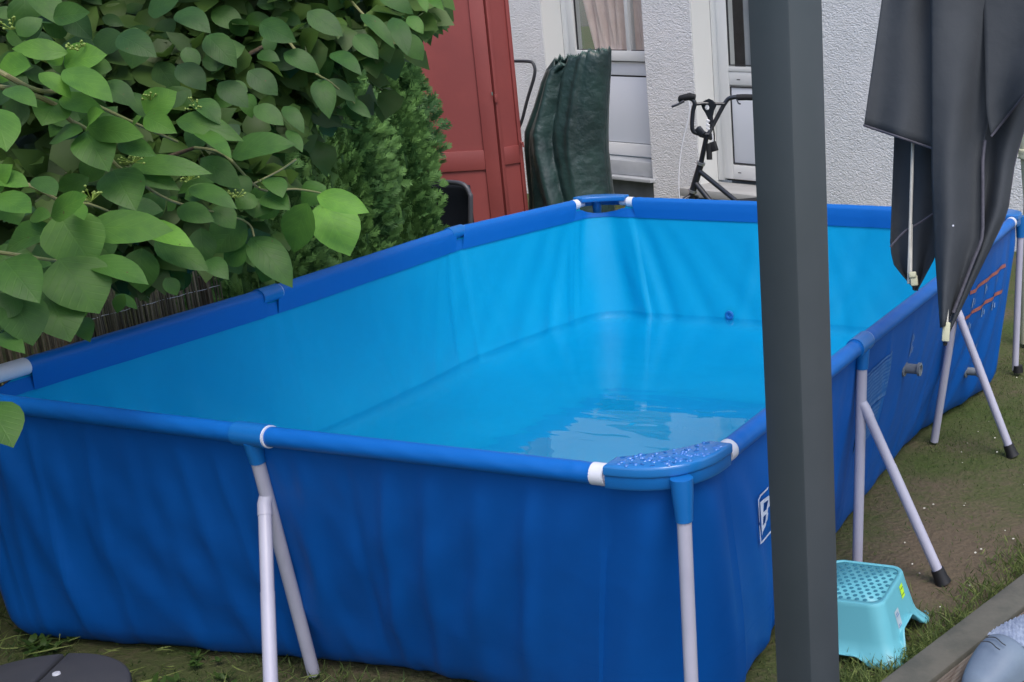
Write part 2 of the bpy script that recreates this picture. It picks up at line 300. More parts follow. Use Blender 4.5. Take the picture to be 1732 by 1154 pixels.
    def build(s, name, mats, parent=None, smooth=True, world=True, auto=40):
        me = bpy.data.meshes.new(name); me.from_pydata([tuple(v) for v in s.v], [], s.f)
        if not isinstance(mats, (list, tuple)): mats = [mats]
        for x in mats: me.materials.append(x)
        me.polygons.foreach_set('material_index', s.m)
        for k, val in s.uv.items():
            l = me.uv_layers.new(name=k); l.data.foreach_set('uv', np.array(val, dtype=np.float32).ravel())
        me.update(); 
        if smooth:
            me.polygons.foreach_set('use_smooth', [True]*len(me.polygons))
            if auto and len(me.polygons) < 60000:
                bm = bmesh.new(); bm.from_mesh(me)
                for e in bm.edges:
                    if len(e.link_faces) == 2 and e.calc_face_angle(0) > R(auto): e.smooth = False
                bm.to_mesh(me); bm.free()
        o = bpy.data.objects.new(name, me); COL.objects.link(o)
        if parent:
            o.parent = parent
            if world: o.matrix_parent_inverse = wm(parent).inverted()
        return o
def wm(o):
    mloc = o.matrix_basis.copy()
    if o.parent: return wm(o.parent) @ o.matrix_parent_inverse @ mloc
    return mloc
def kids(o): return [c for c in bpy.data.objects if c.parent == o]
def copy_tree(o, parent=None):
    c = o.copy(); COL.objects.link(c)
    if parent: c.parent = parent
    for ch in kids(o):
        if ch is not c: copy_tree(ch, c)
    return c
def rnd(a, b): return random.uniform(a, b)
def sm(t): t = max(0, min(1, t)); return t*t*(3-2*t)

# ------------------------------------------------------------------ ground
random.seed(3)
g = MB(); n = 90
def gz(x, y):
    return 0.006*math.sin(3.1*x+1.3*y)+0.005*math.sin(7.3*y-2*x)+0.004*math.sin(13*x+9*y)
xs = [-60+50*(i/8) for i in range(8)]+[-10+16*(i/n) for i in range(n+1)]+[6+54*(i+1)/8 for i in range(8)]
ys = [-50+44*(i/8) for i in range(8)]+[-6+16*(i/n) for i in range(n+1)]+[10+60*(i+1)/8 for i in range(8)]
g.grid([[Vector((x, y, gz(x, y)-0.012)) for x in xs] for y in ys])
tag(g.build('ground', M['ground']), kind='structure')

# ------------------------------------------------------------------ pool
ZR = 0.664; RT = 0.0218
RIM = dict(
    right=[(0.035, 0.125), (0.030, 0.98), (0.030, 2.00), (0.012, 2.87)],
    far=[(-0.12, 2.995), (-0.97, 3.005), (-1.80, 2.975)],
    left=[(-1.985, 2.86), (-2.085, 2.11), (-1.985, 1.03), (-1.975, 0.17)],
    near=[(-1.83, -0.040), (-0.985, -0.047), (-0.125, -0.035)])
BOT = dict(  # where the wall meets the ground
    right=[(-0.03, 0.30), (-0.105, 0.9), (-0.135, 1.5), (-0.145, 2.1), (-0.03, 2.72)],
    far=[(-0.30, 2.86), (-0.97, 2.84), (-1.62, 2.84)],
    left=[(-1.90, 2.62), (-1.96, 2.1), (-1.93, 1.3), (-2.03, 0.30)],
    near=[(-1.86, 0.0), (-1.07, 0.125), (-0.75, 0.150), (-0.28, 0.10)])
CORN = {'right': ((0.045, 3.01), (0.0, 2.92)), 'far': ((-1.975, 2.99), (-1.93, 2.90)), 'left': ((-1.985, -0.045), (-2.05, -0.02)), 'near': ((0.045, -0.045), (-0.02, 0.06))}
def cr(pts, t):
    """catmull-rom through pts at t in 0..1 by length"""
    L = [0]
    for a, b in zip(pts, pts[1:]): L.append(L[-1]+math.dist(a, b))
    d = t*L[-1]; i = 0
    while i < len(pts)-2 and d > L[i+1]: i += 1
    u = (d-L[i])/(L[i+1]-L[i]); p = [Vector(q) for q in (pts[max(i-1, 0)], pts[i], pts[i+1], pts[min(i+2, len(pts)-1)])]
    return 0.5*((2*p[1])+(-p[0]+p[2])*u+(2*p[0]-5*p[1]+4*p[2]-p[3])*u*u+(-p[0]+3*p[1]-3*p[2]+p[3])*u**3)
def lin(pts, t):
    L = [0]
    for a, b in zip(pts, pts[1:]): L.append(L[-1]+math.dist(a, b))
    d = t*L[-1]; i = 0
    while i < len(pts)-2 and d > L[i+1]: i += 1
    u = (d-L[i])/(L[i+1]-L[i]); return Vector(pts[i]).lerp(Vector(pts[i+1]), u)
def bez(a, c, b, t): a, c, b = Vector(a), Vector(c), Vector(b); return a*(1-t)**2+c*2*t*(1-t)+b*t*t
PER = []   # (top, bottom, side, u, corner?)
for sd_, nx, ns, nc in (('right', 'far', 190, 26), ('far', 'left', 120, 26), ('left', 'near', 170, 26), ('near', 'right', 170, 26)):
    for i in range(ns): PER.append((lin(RIM[sd_], i/ns), cr(BOT[sd_], i/ns), sd_, i/ns, False))
    for i in range(nc): PER.append((bez(RIM[sd_][-1], CORN[sd_][0], RIM[nx][0], i/nc), bez(BOT[sd_][-1], CORN[sd_][1], BOT[nx][0], i/nc), sd_, i/nc, True))
NP = len(PER)
ARC = [0.0]
for i in range(NP): ARC.append(ARC[-1]+(PER[(i+1) % NP][0]-PER[i][0]).length)
def normal(i):
    d = (PER[(i+2) % NP][0]-PER[(i-2) % NP][0]); d2 = (PER[(i+2) % NP][1]-PER[(i-2) % NP][1]); d = d.normalized()+d2.normalized(); d.normalize(); return Vector((d.y, -d.x))
NRM = [normal(i) for i in range(NP)]
CEN = Vector((-0.97, 1.48))
for i in range(NP):
    if NRM[i].dot(PER[i][0]-CEN) < 0: NRM[i] = -NRM[i]
# folds: (centre arc length, width, amplitude, skew metres per metre of drop, z range)
random.seed(11)
def corner_arc(sd_):
    k = [i for i in range(NP) if PER[i][2] == sd_ and PER[i][4]]; return ARC[k[len(k)//2]]
def side_arc(sd_, u):
    k = [i for i in range(NP) if PER[i][2] == sd_ and not PER[i][4]]; return ARC[k[min(len(k)-1, int(u*len(k)))]]
FOLDS = []
for c in (corner_arc('right'), corner_arc('far'), corner_arc('left'), corner_arc('near')):
    for s_ in (-1, 1):
        for j in range(5):
            FOLDS.append((c+s_*(0.06+0.095*j+rnd(-.02, .02)), 0.034+0.008*j, (0.010 if abs(c-corner_arc('far')) < .01 else 0.014)-0.0014*j, s_*(0.10+0.26*j+rnd(-.05, .05)), 0.04+0.05*j))
for sd_, us in (('right', (0.31, 0.685)), ('far', (0.5,)), ('left', (0.29, 0.68)), ('near', (0.5,))):
    for u in us:
        for s_ in (-1, 1):
            for j in range(4):
                FOLDS.append((side_arc(sd_, u)+s_*(0.03+0.04*j), 0.018+0.007*j, 0.0045-0.0008*j, s_*(0.10+0.30*j), 0.02+0.03*j))
for k in range(26):   # soft vertical waves of slack vinyl
    FOLDS.append((rnd(0, ARC[-1]), rnd(0.025, 0.06), rnd(0.003, 0.0075)*random.choice((-1, 1)), rnd(-0.25, 0.25), rnd(0.05, 0.2)))
for u in (0.05, 0.10, 0.155, 0.21, 0.265, 0.31, 0.36, 0.42, 0.57, 0.63, 0.70, 0.76, 0.83, 0.90):
    FOLDS.append((side_arc('near', u), rnd(0.012, 0.028), rnd(0.006, 0.012)*random.choice((1, 1, -.6))*(1 if u > .5 else .55), rnd(-0.16, -0.02) if u > .5 else rnd(-.02, .14), 0.06))
for u in (0.08, 0.2, 0.42, 0.5, 0.58, 0.8, 0.9):
    FOLDS.append((side_arc('right', u), rnd(0.015, 0.035), rnd(0.004, 0.008), rnd(-0.1, 0.1), 0.08))
TOT = ARC[-1]
def fold(a, drop):
    s = 0.0
    for c, wd, am, sk, z0 in FOLDS:
        d = (a - c - sk*drop + TOT/2) % TOT - TOT/2
        if abs(d) < 3.5*wd: s += am*math.exp(-(d/wd)**2)*sm(drop/(z0+0.08))*(1-0.4*sm((drop-0.4)/0.3))
    return s
def wall_pt(i, z, off=0.0, folds=True):
    """surface of the vinyl wall; off > 0 is outwards"""
    T, B, sd_, u, cn = PER[i % NP]; h = max(0.0, min(1.0, z/ZR))
    k = (1-h)**0.95
    p = T.lerp(B, k); bulge = 0.014*math.sin(math.pi*min(1, max(0, h)))*(0.3 if cn else 1.0)
    if z < 0.07: bulge -= 0.03*(1-z/0.07)**2
    d = fold(ARC[i % NP], ZR-z) if folds else 0.0
    q = p + NRM[i % NP]*(bulge+d+off); return Vector((q.x, q.y, z))
def top_z(i):
    T, B, sd_, u, cn = PER[i % NP]
    if cn: return ZR-(0.044 if sd_ in ('far', 'left') else 0.008)*math.sin(math.pi*u)**0.5-0.010
    return ZR-0.012
pool = empty('frame_pool', (-0.97, 1.48, 0), 0, 'large rectangular blue frame pool with white tube legs, a little water in it', 'swimming pool')
def shell(off, rows, bottom=None):
    b = MB(); P = []
    for r_ in rows:
        row = []
        for i in range(NP+1):
            zt = top_z(i); z = r_ if r_ < 0.60 else 0.60+(zt-0.60)*(r_-0.60)/(ZR-0.60)
            row.append(wall_pt(i, z, off))
        P.append(row)
    b.grid(P); return b, P
rows = [0.0, 0.012, 0.03, 0.055, 0.085, 0.12, 0.16, 0.20, 0.25, 0.30, 0.35, 0.40, 0.45, 0.50, 0.54, 0.575, 0.60, 0.62, 0.64, ZR]
b, P = shell(0.0, rows)
vs = [P[0][i]+Vector((-NRM[i % NP].x*0.06, -NRM[i % NP].y*0.06, -0.006)) for i in range(NP+1)]
o0 = len(b.v); b.v += [tuple(x) for x in vs]; b.f += [(i, o0+i, o0+i+1, i+1) for i in range(NP)]; b.m += [0]*NP
b.build('wall_liner', M['outer'], pool)
# inside face + floor
ri = [0.112, 0.117, 0.127, 0.142, 0.155, 0.17, 0.19, 0.22, 0.26, 0.30, 0.35, 0.40, 0.45, 0.50, 0.54, 0.575, 0.60, 0.62, 0.64, ZR]
b, P = shell(-0.006, ri)
for i in range(NP+1):   # round the foot of the wall into the floor
    for k, zz in enumerate(ri[:4]):
        q = Vector(b.v[k*(NP+1)+i]); nn = NRM[i % NP]; s_ = (0.13, 0.075, 0.032, 0.010)[k]
        b.v[k*(NP+1)+i] = (q.x-nn.x*s_, q.y-nn.y*s_, q.z)
random.seed(5)
prev = 0; c3 = Vector((-0.97, 1.48, 0.11))
nring = 16
for k in range(1, nring+1):
    f_ = (k/nring)**0.9; ring = []
    for i in range(NP+1):
        q = Vector(b.v[i]); p = q.lerp(c3, f_)
        p.z = 0.110+0.0035*math.sin(9*p.x+4*p.y)+0.003*math.sin(15*p.y-6*p.x)*sm(f_*5); ring.append(p)
    o0 = len(b.v); b.v += [tuple(x) for x in ring]
    b.f += [(prev+i+1, prev+i, o0+i, o0+i+1) for i in range(NP)]; b.m += [0]*NP; prev = o0
b.build('inner_liner', M['inner'], pool, auto=0)

# water
b = MB(); ring = []
for i in range(0, NP):
    q = wall_pt(i, 0.176, 0.002); ring.append(q)
W_ = 0.176
rings = [[Vector((c3.x+(q.x-c3.x)*f_, c3.y+(q.y-c3.y)*f_, W_)) for q in ring+[ring[0]]] for f_ in (1, 0.75, 0.5, 0.25, 0.01)]
b.grid(rings)
wo = b.build('water', M['water'], pool); tag(wo, 'shallow clear water with ripples')

# sleeve on the rails and the dark band hanging inside
def seg_points(sd_, j):
    a, c = Vector(RIM[sd_][j]), Vector(RIM[sd_][j+1]); return a, c
def inward(a, c):
    d = (c-a).normalized(); n_ = Vector((d.y, -d.x)); mid = (a+c)/2
    return -n_ if n_.dot(mid-CEN) > 0 else n_
sleeve_mb, rails = [], []
def rz(sd_, k): return ZR
for sd_ in RIM:
    for j in range(len(RIM[sd_])-1):
        a, c = seg_points(sd_, j); d = (c-a).normalized(); n_ = inward(a, c)
        lo = 0.035 if j == 0 else 0.024; hi = 0.035 if j == len(RIM[sd_])-2 else 0.024
        A, C_ = a+d*lo, c-d*hi
        b = MB(); rows_ = []
        N = 70
        random.seed(hash_ := (len(rails)*7+1))
        ph = rnd(0, 6)
        prof = []
        # cross-section: outside bottom -> over the tube -> inside -> hanging flap
        for ang in range(-70, 181, 14): prof.append((math.cos(R(ang))*RT, math.sin(R(ang))*RT))
        prof.append((-RT, -0.003))
        for k in range(N+1):
            t = k/N; p = A.lerp(C_, t); e = min(t, 1-t)*(C_-A).length
            row = []
            for (o_, h_) in prof:
                wr = 0.00025*math.sin(60*t*(C_-A).length+ph+h_*200)+0.0012*math.exp(-e/0.05)*math.sin(140*e+ph)
                row.append(Vector((p.x-n_.x*(o_+wr), p.y-n_.y*(o_+wr), ZR+h_+wr)))
            fl = 0.068
            cut = 0.0
            for q_ in (0.015, 0.035, fl):
                if q_ > 0.01:
                    zq = ZR-q_; zz = zq
                    i_ = min(range(NP), key=lambda i: (PER[i][0]-p).length) if False else None
                    row.append((p, q_))
            rows_.append(row)
        # flap rows resolved on the wall surface
        ks = [i for i in range(NP) if PER[i][2] == sd_ and not PER[i][4]]
        nj = len(RIM[sd_])-1
        Ls = [math.dist(RIM[sd_][q], RIM[sd_][q+1]) for q in range(nj)]; base = sum(Ls[:j]); LT = sum(Ls)
        P = []
        for k in range(N+1):
            t = k/N; s_along = base + ((A-a).length + t*(C_-A).length); u = s_along/LT
            fi = u*len(ks); i0 = min(len(ks)-1, int(fi)); i1 = i0+1; fr = fi-i0
            row = []
            for x_ in rows_[k]:
                if isinstance(x_, tuple):
                    p_, q_ = x_; of_ = {0.015: -0.021, 0.035: -0.017, 0.068: -0.011}[q_]; w0 = wall_pt(ks[i0], ZR-q_, of_); w1 = wall_pt(ks[0]+i1, ZR-q_, of_); wq = w0.lerp(w1, fr)
                    row.append(wq)
                else: row.append(x_)
            P.append(row)
        b.grid(P)
        sl_ = b.build('rail_sleeve', M['sleeve'], pool); rails.append(sl_)
        # white tube inside, showing at the corner ends
        e0 = 0.0 if j == 0 else 0.0
        b = MB(); b.tube([(a.x-d.x*0.03*(j == 0), a.y-d.y*0.03*(j == 0), ZR), (c.x+d.x*0.03*(j == nj-1), c.y+d.y*0.03*(j == nj-1), ZR)], 0.0180, 18)
        b.build('rail_tube', M['wtube'], pool)

band = MB(); band.grid([[wall_pt(i, min(top_z(i)+.004, ZR-q), -0.0098) for i in range(NP+1)] for q in (0.028, 0.045, 0.0675)])
band.build('inner_band', M['sleeve'], pool)
def leg_set(sd_, k, foot_in, brace_foot, brace_top_z=0.49, legfoot_cap=False, lean=0.0):
    c = Vector(RIM[sd_][k]); a = Vector(RIM[sd_][k-1]); e = Vector(RIM[sd_][k+1]); d = (e-a).normalized(); n_ = inward(a, e)
    t = MB(); t.tube([(c.x-d.x*0.042, c.y-d.y*0.042, ZR), (c.x+d.x*0.042, c.y+d.y*0.042, ZR)], 0.0262, 20)
    o3 = Vector((c.x, c.y, ZR)); f3 = Vector((foot_in[0], foot_in[1], 0.0)); dn = (f3-o3).normalized()
    start = o3 - Vector((n_.x, n_.y, 0))*(0.024 if sd_ in ('left', 'far') else 0.006)
    t.tube([start+dn*0.012, start+dn*0.066], [0.0200, 0.0168], 16)
    tj = t.build('tee_joint', M['bplastic'], pool)
    r_ = MB()
    for s_ in ((1,) if sd_ != 'left' else (-1,)):
        p = c+d*s_*0.043; r_.tube([(p.x-d.x*0.002, p.y-d.y*0.002, ZR), (p.x+d.x*0.0035, p.y+d.y*0.0035, ZR)], 0.0248, 20)
    r_.build('joint_ring', M['wring'], tj)
    l = MB(); l.tube([start+dn*0.055, start+dn*((f3-start).length-0.004)], 0.0145, 16); l.build('leg', M['wtube'], pool)
    zt = brace_top_z; st = start+(f3-start)*((ZR-zt)/ZR)
    bf = Vector((brace_foot[0], brace_foot[1], 0.0)); dd = (bf-st).normalized()
    bt = MB(); side = Vector((d.x, d.y, 0))*0.006
    out = Vector((-n_.x, -n_.y, 0))*0.012
    p0 = st+out; L = (bf-p0).length; dd = (bf-p0).normalized()
    bt.tube([p0, p0+dd*(L*0.33)], 0.0138, 16); bt.tube([p0+dd*(L*0.33), p0+dd*(L-0.03)], 0.0145, 16)
    bt.tube([st-dn*0.012+out*0.2, st+out+dd*0.004, st+out+dd*0.03], 0.0150, 16)
    br = bt.build('brace', M['wtube'], pool)
    cb = MB(); cb.tube([bf-dd*0.04, bf-dd*0.012, bf+dd*0.004], [0.0185, 0.020, 0.024], 16); cb.build('foot_cap', M['black'], br)
leg_set('right', 1, (0.0, 0.985), (0.252, 0.995), 0.49)
leg_set('right', 2, (-0.085, 2.055), (0.219, 2.006), 0.50)
leg_set('near', 1, (-1.060, 0.088), (-0.815, -0.30), 0.50)
leg_set('left', 1, (-2.10, 2.11), (-2.29, 2.11), 0.49)
leg_set('left', 2, (-2.03, 1.03), (-2.25, 1.03), 0.49)
leg_set('far', 1, (-0.97, 3.02), (-0.97, 3.28), 0.49)
# corners
def corner(sd_, nx, plate_drop=True):
    a = Vector(RIM[sd_][-1]); b_ = Vector(RIM[nx][0]); c = Vector(CORN[sd_][0])
    da = (Vector(RIM[sd_][-1])-Vector(RIM[sd_][-2])).normalized(); db = (Vector(RIM[nx][0])-Vector(RIM[nx][1])).normalized()
    if sd_ == 'left': a = a+da*0.075
    na = -inward(Vector(RIM[sd_][-2]), Vector(RIM[sd_][-1])); nb = -inward(Vector(RIM[nx][0]), Vector(RIM[nx][1]))
    A0 = a+da*0.000; B0 = b_+db*0.000; h = 0.0255
    out_c = c+(na+nb)*h*0.8
    poly = [A0-na*h, A0+na*h]+[bez(A0+na*h, out_c, B0+nb*h, t/10) for t in range(1, 10)]+[B0+nb*h, B0-nb*h]
    inn = (A0-na*h+B0-nb*h)/2; cen = (A0+B0+c)/3
    poly += [bez(B0-nb*h, inn+(c-inn)*0.18, A0-na*h, t/6) for t in range(1, 6)]
    m_ = MB(); m_.prism([(p.x, p.y) for p in poly], ZR+0.006, ZR+0.030, bev=0.006)
    cap = m_.build('corner_plate', M['bplastic'], pool)
    sk = MB(); ring_ = [A0+na*(h-.004)]+[bez(A0+na*(h-.004), out_c-(na+nb)*.004, B0+nb*(h-.004), t/14) for t in range(1, 14)]+[B0+nb*(h-.004)]
    sk.grid([[Vector((p.x, p.y, ZR+0.010)) for p in ring_], [Vector((p.x, p.y, ZR-0.014)) for p in ring_], [Vector((p.x-(na+nb).x*.003, p.y-(na+nb).y*.003, ZR-0.020)) for p in ring_]])
    sk.build('plate_skirt', M['bplastic'], cap)
    # leg
    l0 = c-(na+nb)*0.022 if sd_ != 'left' else c+Vector((-0.05, 0.05))
    g_ = MB(); g_.tube([(l0.x, l0.y, ZR+0.006), (l0.x, l0.y, ZR-0.03), (l0.x, l0.y, ZR-0.05), (l0.x, l0.y, ZR-0.082)], [0.022, 0.021, 0.019, 0.0168], 18)
    g_.build('leg_socket', M['bplastic'], pool)
    l = MB(); l.tube([(l0.x, l0.y, ZR-0.075), (l0.x-.012, l0.y, 0.008)], 0.0142, 18); lg = l.build('leg', M['wtube'], pool)
    f_ = MB(); f_.tube([(l0.x, l0.y, 0.03), (l0.x, l0.y, 0.0)], [0.02, 0.023], 16); f_.build('foot_cap', M['black'], lg)
    for q, d, le in ((a, -da, .036 if sd_ != 'left' else .112), (b_, -db, .036)):
        r_ = MB(); p = q+d*0.006; e = q+d*le; r_.tube([(p.x, p.y, ZR), (e.x, e.y, ZR)], 0.0225, 22); r_.build('end_collar', M['wring'], cap)
    return cap, poly, cen
c_near, poly_n, cen_n = corner('near', 'right'); corner('right', 'far'); corner('far', 'left'); corner('left', 'near')
# drops of water and grip pattern on the near plate
random.seed(8); dm = MB(); gm = MB()
def inside(p, poly):
    s = False; n_ = len(poly)
    for i in range(n_):
        a, b2 = poly[i], poly[(i+1) % n_]
        if (a.y > p.y) != (b2.y > p.y) and p.x < (b2.x-a.x)*(p.y-a.y)/(b2.y-a.y)+a.x: s = not s
    return s
inner_poly = [cen_n+(p-cen_n)*0.88 for p in poly_n]
k = 0
while k < 60:
    p = Vector((rnd(-0.18, 0.1), rnd(-0.1, 0.2)))
    if not inside(p, inner_poly): continue
    k += 1; r1 = rnd(0.002, 0.0055); r2 = r1*rnd(0.7, 1.8); a_ = rnd(0, 3.1)
    T = Matrix.Translation((p.x, p.y, ZR+0.0300)) @ Matrix.Rotation(a_, 4, 'Z') @ Matrix.Diagonal((r1, r2, 1, 1))
    dm.lathe([(1, 0), (0.92, 0.0010), (0.6, 0.0020), (0.05, 0.0025)], n=9, T=T)
for k in range(7):
    for j in range(8):
        p = Vector((-0.13+0.022*k+0.011*(j % 2), -0.06+0.024*j))
        if not inside(p, inner_poly): continue
        gm.box((p.x, p.y, ZR+0.0300), (0.010, 0.003, 0.0022), rz=0.6 if (j+k) % 2 else -0.5)
M['plate'] = mat('wet_plate', (0.012, 0.15, 0.44), 0.22, 0.6, bump=1, bscale=160, bstr=0.25, bdist=0.001)
c_near.data.materials[0] = M['plate']
M['drop'] = mat('water_drop', (0.03, 0.16, 0.5), 0.03, 1.0)
M['grip'] = mat('grip_mark', (0.006, 0.10, 0.34), 0.5)
tag(dm.build('water_drops', M['drop'], c_near), kind='stuff'); tag(gm.build('grip_pattern', M['grip'], c_near), kind='stuff')

# things on the wall: a patch laid on the outer surface of the right side
RS = [i for i in range(NP) if PER[i][2] == 'right' and not PER[i][4]]
def wr(y, z, off=0.003):
    """point of the right-hand wall at depth y and height z"""
    lo, hi = 0, len(RS)-1
    while hi-lo > 1:
        mid = (lo+hi)//2
        if wall_pt(RS[mid], z, off, False).y < y: lo = mid
        else: hi = mid
    a, c = wall_pt(RS[lo], z, off), wall_pt(RS[hi], z, off); t = (y-a.y)/max(1e-6, c.y-a.y); return a.lerp(c, max(0, min(1, t)))
def patch(name, quads, m_, off=0.003, parent=pool):
    b = MB()
    for (y0, z0, y1, z1, hh) in quads:     # a stripe from (y0,z0) to (y1,z1), hh high
        n_ = max(2, int(abs(y1-y0)/0.01)+1)
        b.grid([[wr(y0+(y1-y0)*k/n_, z0+(z1-z0)*k/n_+d, off) for k in range(n_+1)] for d in (0, hh/2, hh)])
    return b.build(name, m_, parent, smooth=False)
def poly_patch(name, polys, m_, off=0.003):
    b = MB()
    for pl in polys:
        v3 = [Vector((x, y, 0)) for x, y in pl]; tri = tessellate_polygon([v3]); b.add([wr(x, y, off) for x, y in pl], [tuple(t) for t in tri])
    return b.build(name, m_, pool, smooth=False)
def stroke(pts, wd, close=False):
    out = []; n_ = len(pts)
    for i in range(n_ if close else n_-1):
        a, c = Vector(pts[i]), Vector(pts[(i+1) % n_]); d = (c-a).normalized(); q = Vector((-d.y, d.x))*wd/2; a2, c2 = a-d*wd/2, c+d*wd/2
        out.append([tuple(a2-q), tuple(c2-q), tuple(c2+q), tuple(a2+q)])
    return out
y0, z0 = 0.292, 0.410
Bo = [(y0+0.012, z0), (y0+0.052, z0+.006), (y0+0.060, z0+.018), (y0+.058, z0+.036), (y0+.050, z0+.044), (y0+.060, z0+.052), (y0+.063, z0+.068), (y0+.055, z0+.080), (y0+.016, z0+.078)]
lg = stroke([(y0-0.006, z0+.03), (y0, z0-0.012), (y0+.012, z0-.014), (y0+.42, z0-.006)], .005)+stroke([(y0-.002, z0+.04), (y0+.003, z0+.088), (y0+.012, z0+.094), (y0+.42, z0+.100)], .005)
lg += [[(y0+.012, z0), (y0+.028, z0+.001), (y0+.030, z0+.079), (y0+.014, z0+.078)], [(y0+.028, z0+.001), (y0+.056, z0+.006), (y0+.056, z0+.016), (y0+.028, z0+.014)],
       [(y0+.028, z0+.034), (y0+.058, z0+.036), (y0+.056, z0+.047), (y0+.028, z0+.046)], [(y0+.028, z0+.068), (y0+.054, z0+.070), (y0+.052, z0+.080), (y0+.028, z0+.079)],
       [(y0+.050, z0+.010), (y0+.062, z0+.016), (y0+.061, z0+.034), (y0+.052, z0+.038)], [(y0+.050, z0+.044), (y0+.061, z0+.050), (y0+.064, z0+.070), (y0+.052, z0+.078)]]
tag(poly_patch('printed_logo', lg, M['print_w'], off=0.007), 'white outlined letter B printed on the wall')
patch('faded_text_ground', [(1.075, 0.435, 1.325, 0.435, 0.105), (1.075, 0.315, 1.29, 0.325, 0.095)], mat('print_ground', (0.012, 0.115, 0.36), 0.5, 0.3, var=(0.006, 0.095, 0.33), vscale=50), off=0.0022)
patch('faded_text_block', [(1.055, 0.545-0.0125*k, 1.31-0.006*(k % 3), 0.548-0.0125*k, 0.007) for k in range(9)]+[(1.10, 0.425-.001*k, 1.30, 0.424-.001*k, 0.012) for k in range(0, 3, 2)]+[(1.07, 0.40-0.014*k, 1.27, 0.402-0.014*k, 0.008) for k in range(7)], M['print_f'])
patch('warning_stripe', [(2.25, 0.505, 2.72, 0.512, 0.014)], M['print_o']); patch('warning_stripe', [(2.23, 0.415, 2.72, 0.414, 0.014)], M['print_o'])
pics = []
for yy, zz in ((2.28, .455), (2.32, .447), (2.45, .47), (2.60, .468), (2.25, .365), (2.30, .358), (2.46, .375), (2.60, .368), (1.52, .52), (2.44, .24), (1.53, .48)):
    pics += stroke([(yy, zz), (yy+.004, zz+.025)], .010)+stroke([(yy+.022, zz+.004), (yy+.024, zz+.016)], .007)
for q_ in pics: poly_patch('warning_pictogram', [q_], M['print_m'])
for (yy, zz) in ((1.50, 0.445), (2.40, 0.17)):
    a = wr(yy, zz, -0.005); v = MB(); T = Matrix.Translation(a) @ Matrix.Rotation(R(90), 4, 'Y')
    v.lathe([(0.001, 0.0), (0.026, 0.0), (0.026, 0.006), (0.0155, 0.008), (0.0155, 0.046), (0.021, 0.048), (0.021, 0.056), (0.0135, 0.057), (0.0135, 0.03), (0.001, 0.03)], n=20, T=T)
    v.build('hose_outlet', M['greyv'], pool)
FS = [i for i in range(NP) if PER[i][2] == 'far' and not PER[i][4]]
iv = min(FS, key=lambda i: abs(PER[i][0].x+1.30)); a = wall_pt(iv, 0.19, -0.012)
v = MB(); v.lathe([(0.021, 0.0), (0.021, 0.004), (0.016, 0.007), (0.010, 0.006), (0.008, 0.002), (0.001, 0.002)], n=20, T=Matrix.Translation(a) @ Matrix.Rotation(R(90), 4, 'X'))
v.build('drain_valve', M['bplastic'], pool)

# ------------------------------------------------------------------ house
PHI = -0.298; HN = Vector((-math.sin(PHI), math.cos(PHI), 0)); HW = Vector((math.cos(PHI), math.sin(PHI), 0)); HP = Vector((-3.085, 6.4, 0))
def hp(s, d, z): return HP+HW*s+HN*d+Vector((0, 0, z))       # s along the wall, d into the house
def hbox(b, s0, s1, d0, d1, z0, z1, bev=0.0):
    c = hp((s0+s1)/2, (d0+d1)/2, (z0+z1)/2); return b.box(c, (abs(s1-s0), abs(d1-d0), abs(z1-z0)), PHI, bev=bev)
house = empty('house', hp(0, 0, 0), 0, 'rough white rendered house with window and glazed door', 'house')
WL_, WR_, DL, DR = -1.745, -0.595, -0.10, 1.02; HT = 5.4; WT = 2.32
b = MB()
hbox(b, -9.0, WL_, 0, 0.36, -0.25, HT); hbox(b, WR_, DL, 0, 0.36, -0.25, HT); hbox(b, DR, 7.5, 0, 0.36, -0.25, HT)
hbox(b, WL_, WR_, 0, 0.36, WT, HT); hbox(b, DL, DR, 0, 0.36, WT, HT)
b.build('wall', M['stucco'], house, smooth=False)
b = MB(); hbox(b, WL_, WR_, 0.02, 0.36, -0.2, 0.19); hbox(b, DL, DR, 0.03, 0.36, -0.2, 0.14); b.build('plinth', M['plinth'], house, smooth=False)
b = MB()
hbox(b, WL_+.001, WL_+.006, 0.004, 0.2, 0.2, WT); hbox(b, WR_-.006, WR_-.001, 0.004, 0.2, 0.2, WT); hbox(b, DL+.001, DL+.006, 0.004, 0.2, 0.2, WT); hbox(b, DR-.006, DR-.001, 0.004, 0.2, 0.2, WT)
b.build('reveal', M['reveal'], house, smooth=False)
b = MB(); hbox(b, -7.6, 5.5, -0.55, 7.5, HT, HT+0.2); b.build('roof', M['roof'], house, smooth=False)
b = MB(); hbox(b, WL_, DR, 2.2, 2.25, -0.1, HT-.1); hbox(b, WL_, DR+2, .38, 2.2, -.1, 0.0); b.build('room_shell', M['plinth'], house, smooth=False)
# window
win = MB(); D0, D1 = 0.20, 0.27
hbox(win, WL_+.006, WL_+0.085, D0, D1, 0.34, WT, .006); hbox(win, WR_-0.085, WR_-.006, D0, D1, 0.34, WT, .006)
hbox(win, WL_+0.085, WR_-.085, D0, D1, WT-0.08, WT, .006); hbox(win, WL_+.085, WR_-.085, D0+.002, D1, 0.34, 0.44, .006)
wf = win.build('window', M['frame'], house)
sash = MB(); s0, s1 = WL_+0.095, WR_-0.095
hbox(sash, s0, s0+.075, D0-.022, D1-.01, 1.085, WT-.09, .008); hbox(sash, s1-.075, s1, D0-.022, D1-.01, 1.085, WT-.09, .008)
hbox(sash, s0+.075, s1-.075, D0-.022, D1-.01, 1.085, 1.165, .008); hbox(sash, s0+.075, s1-.075, D0-.022, D1-.01, WT-.165, WT-.09, .008)
hbox(sash, -0.985, -0.945, D0-.016, D1-.02, 1.165, WT-.165, .004)
sash.build('sash', M['frame'], wf)
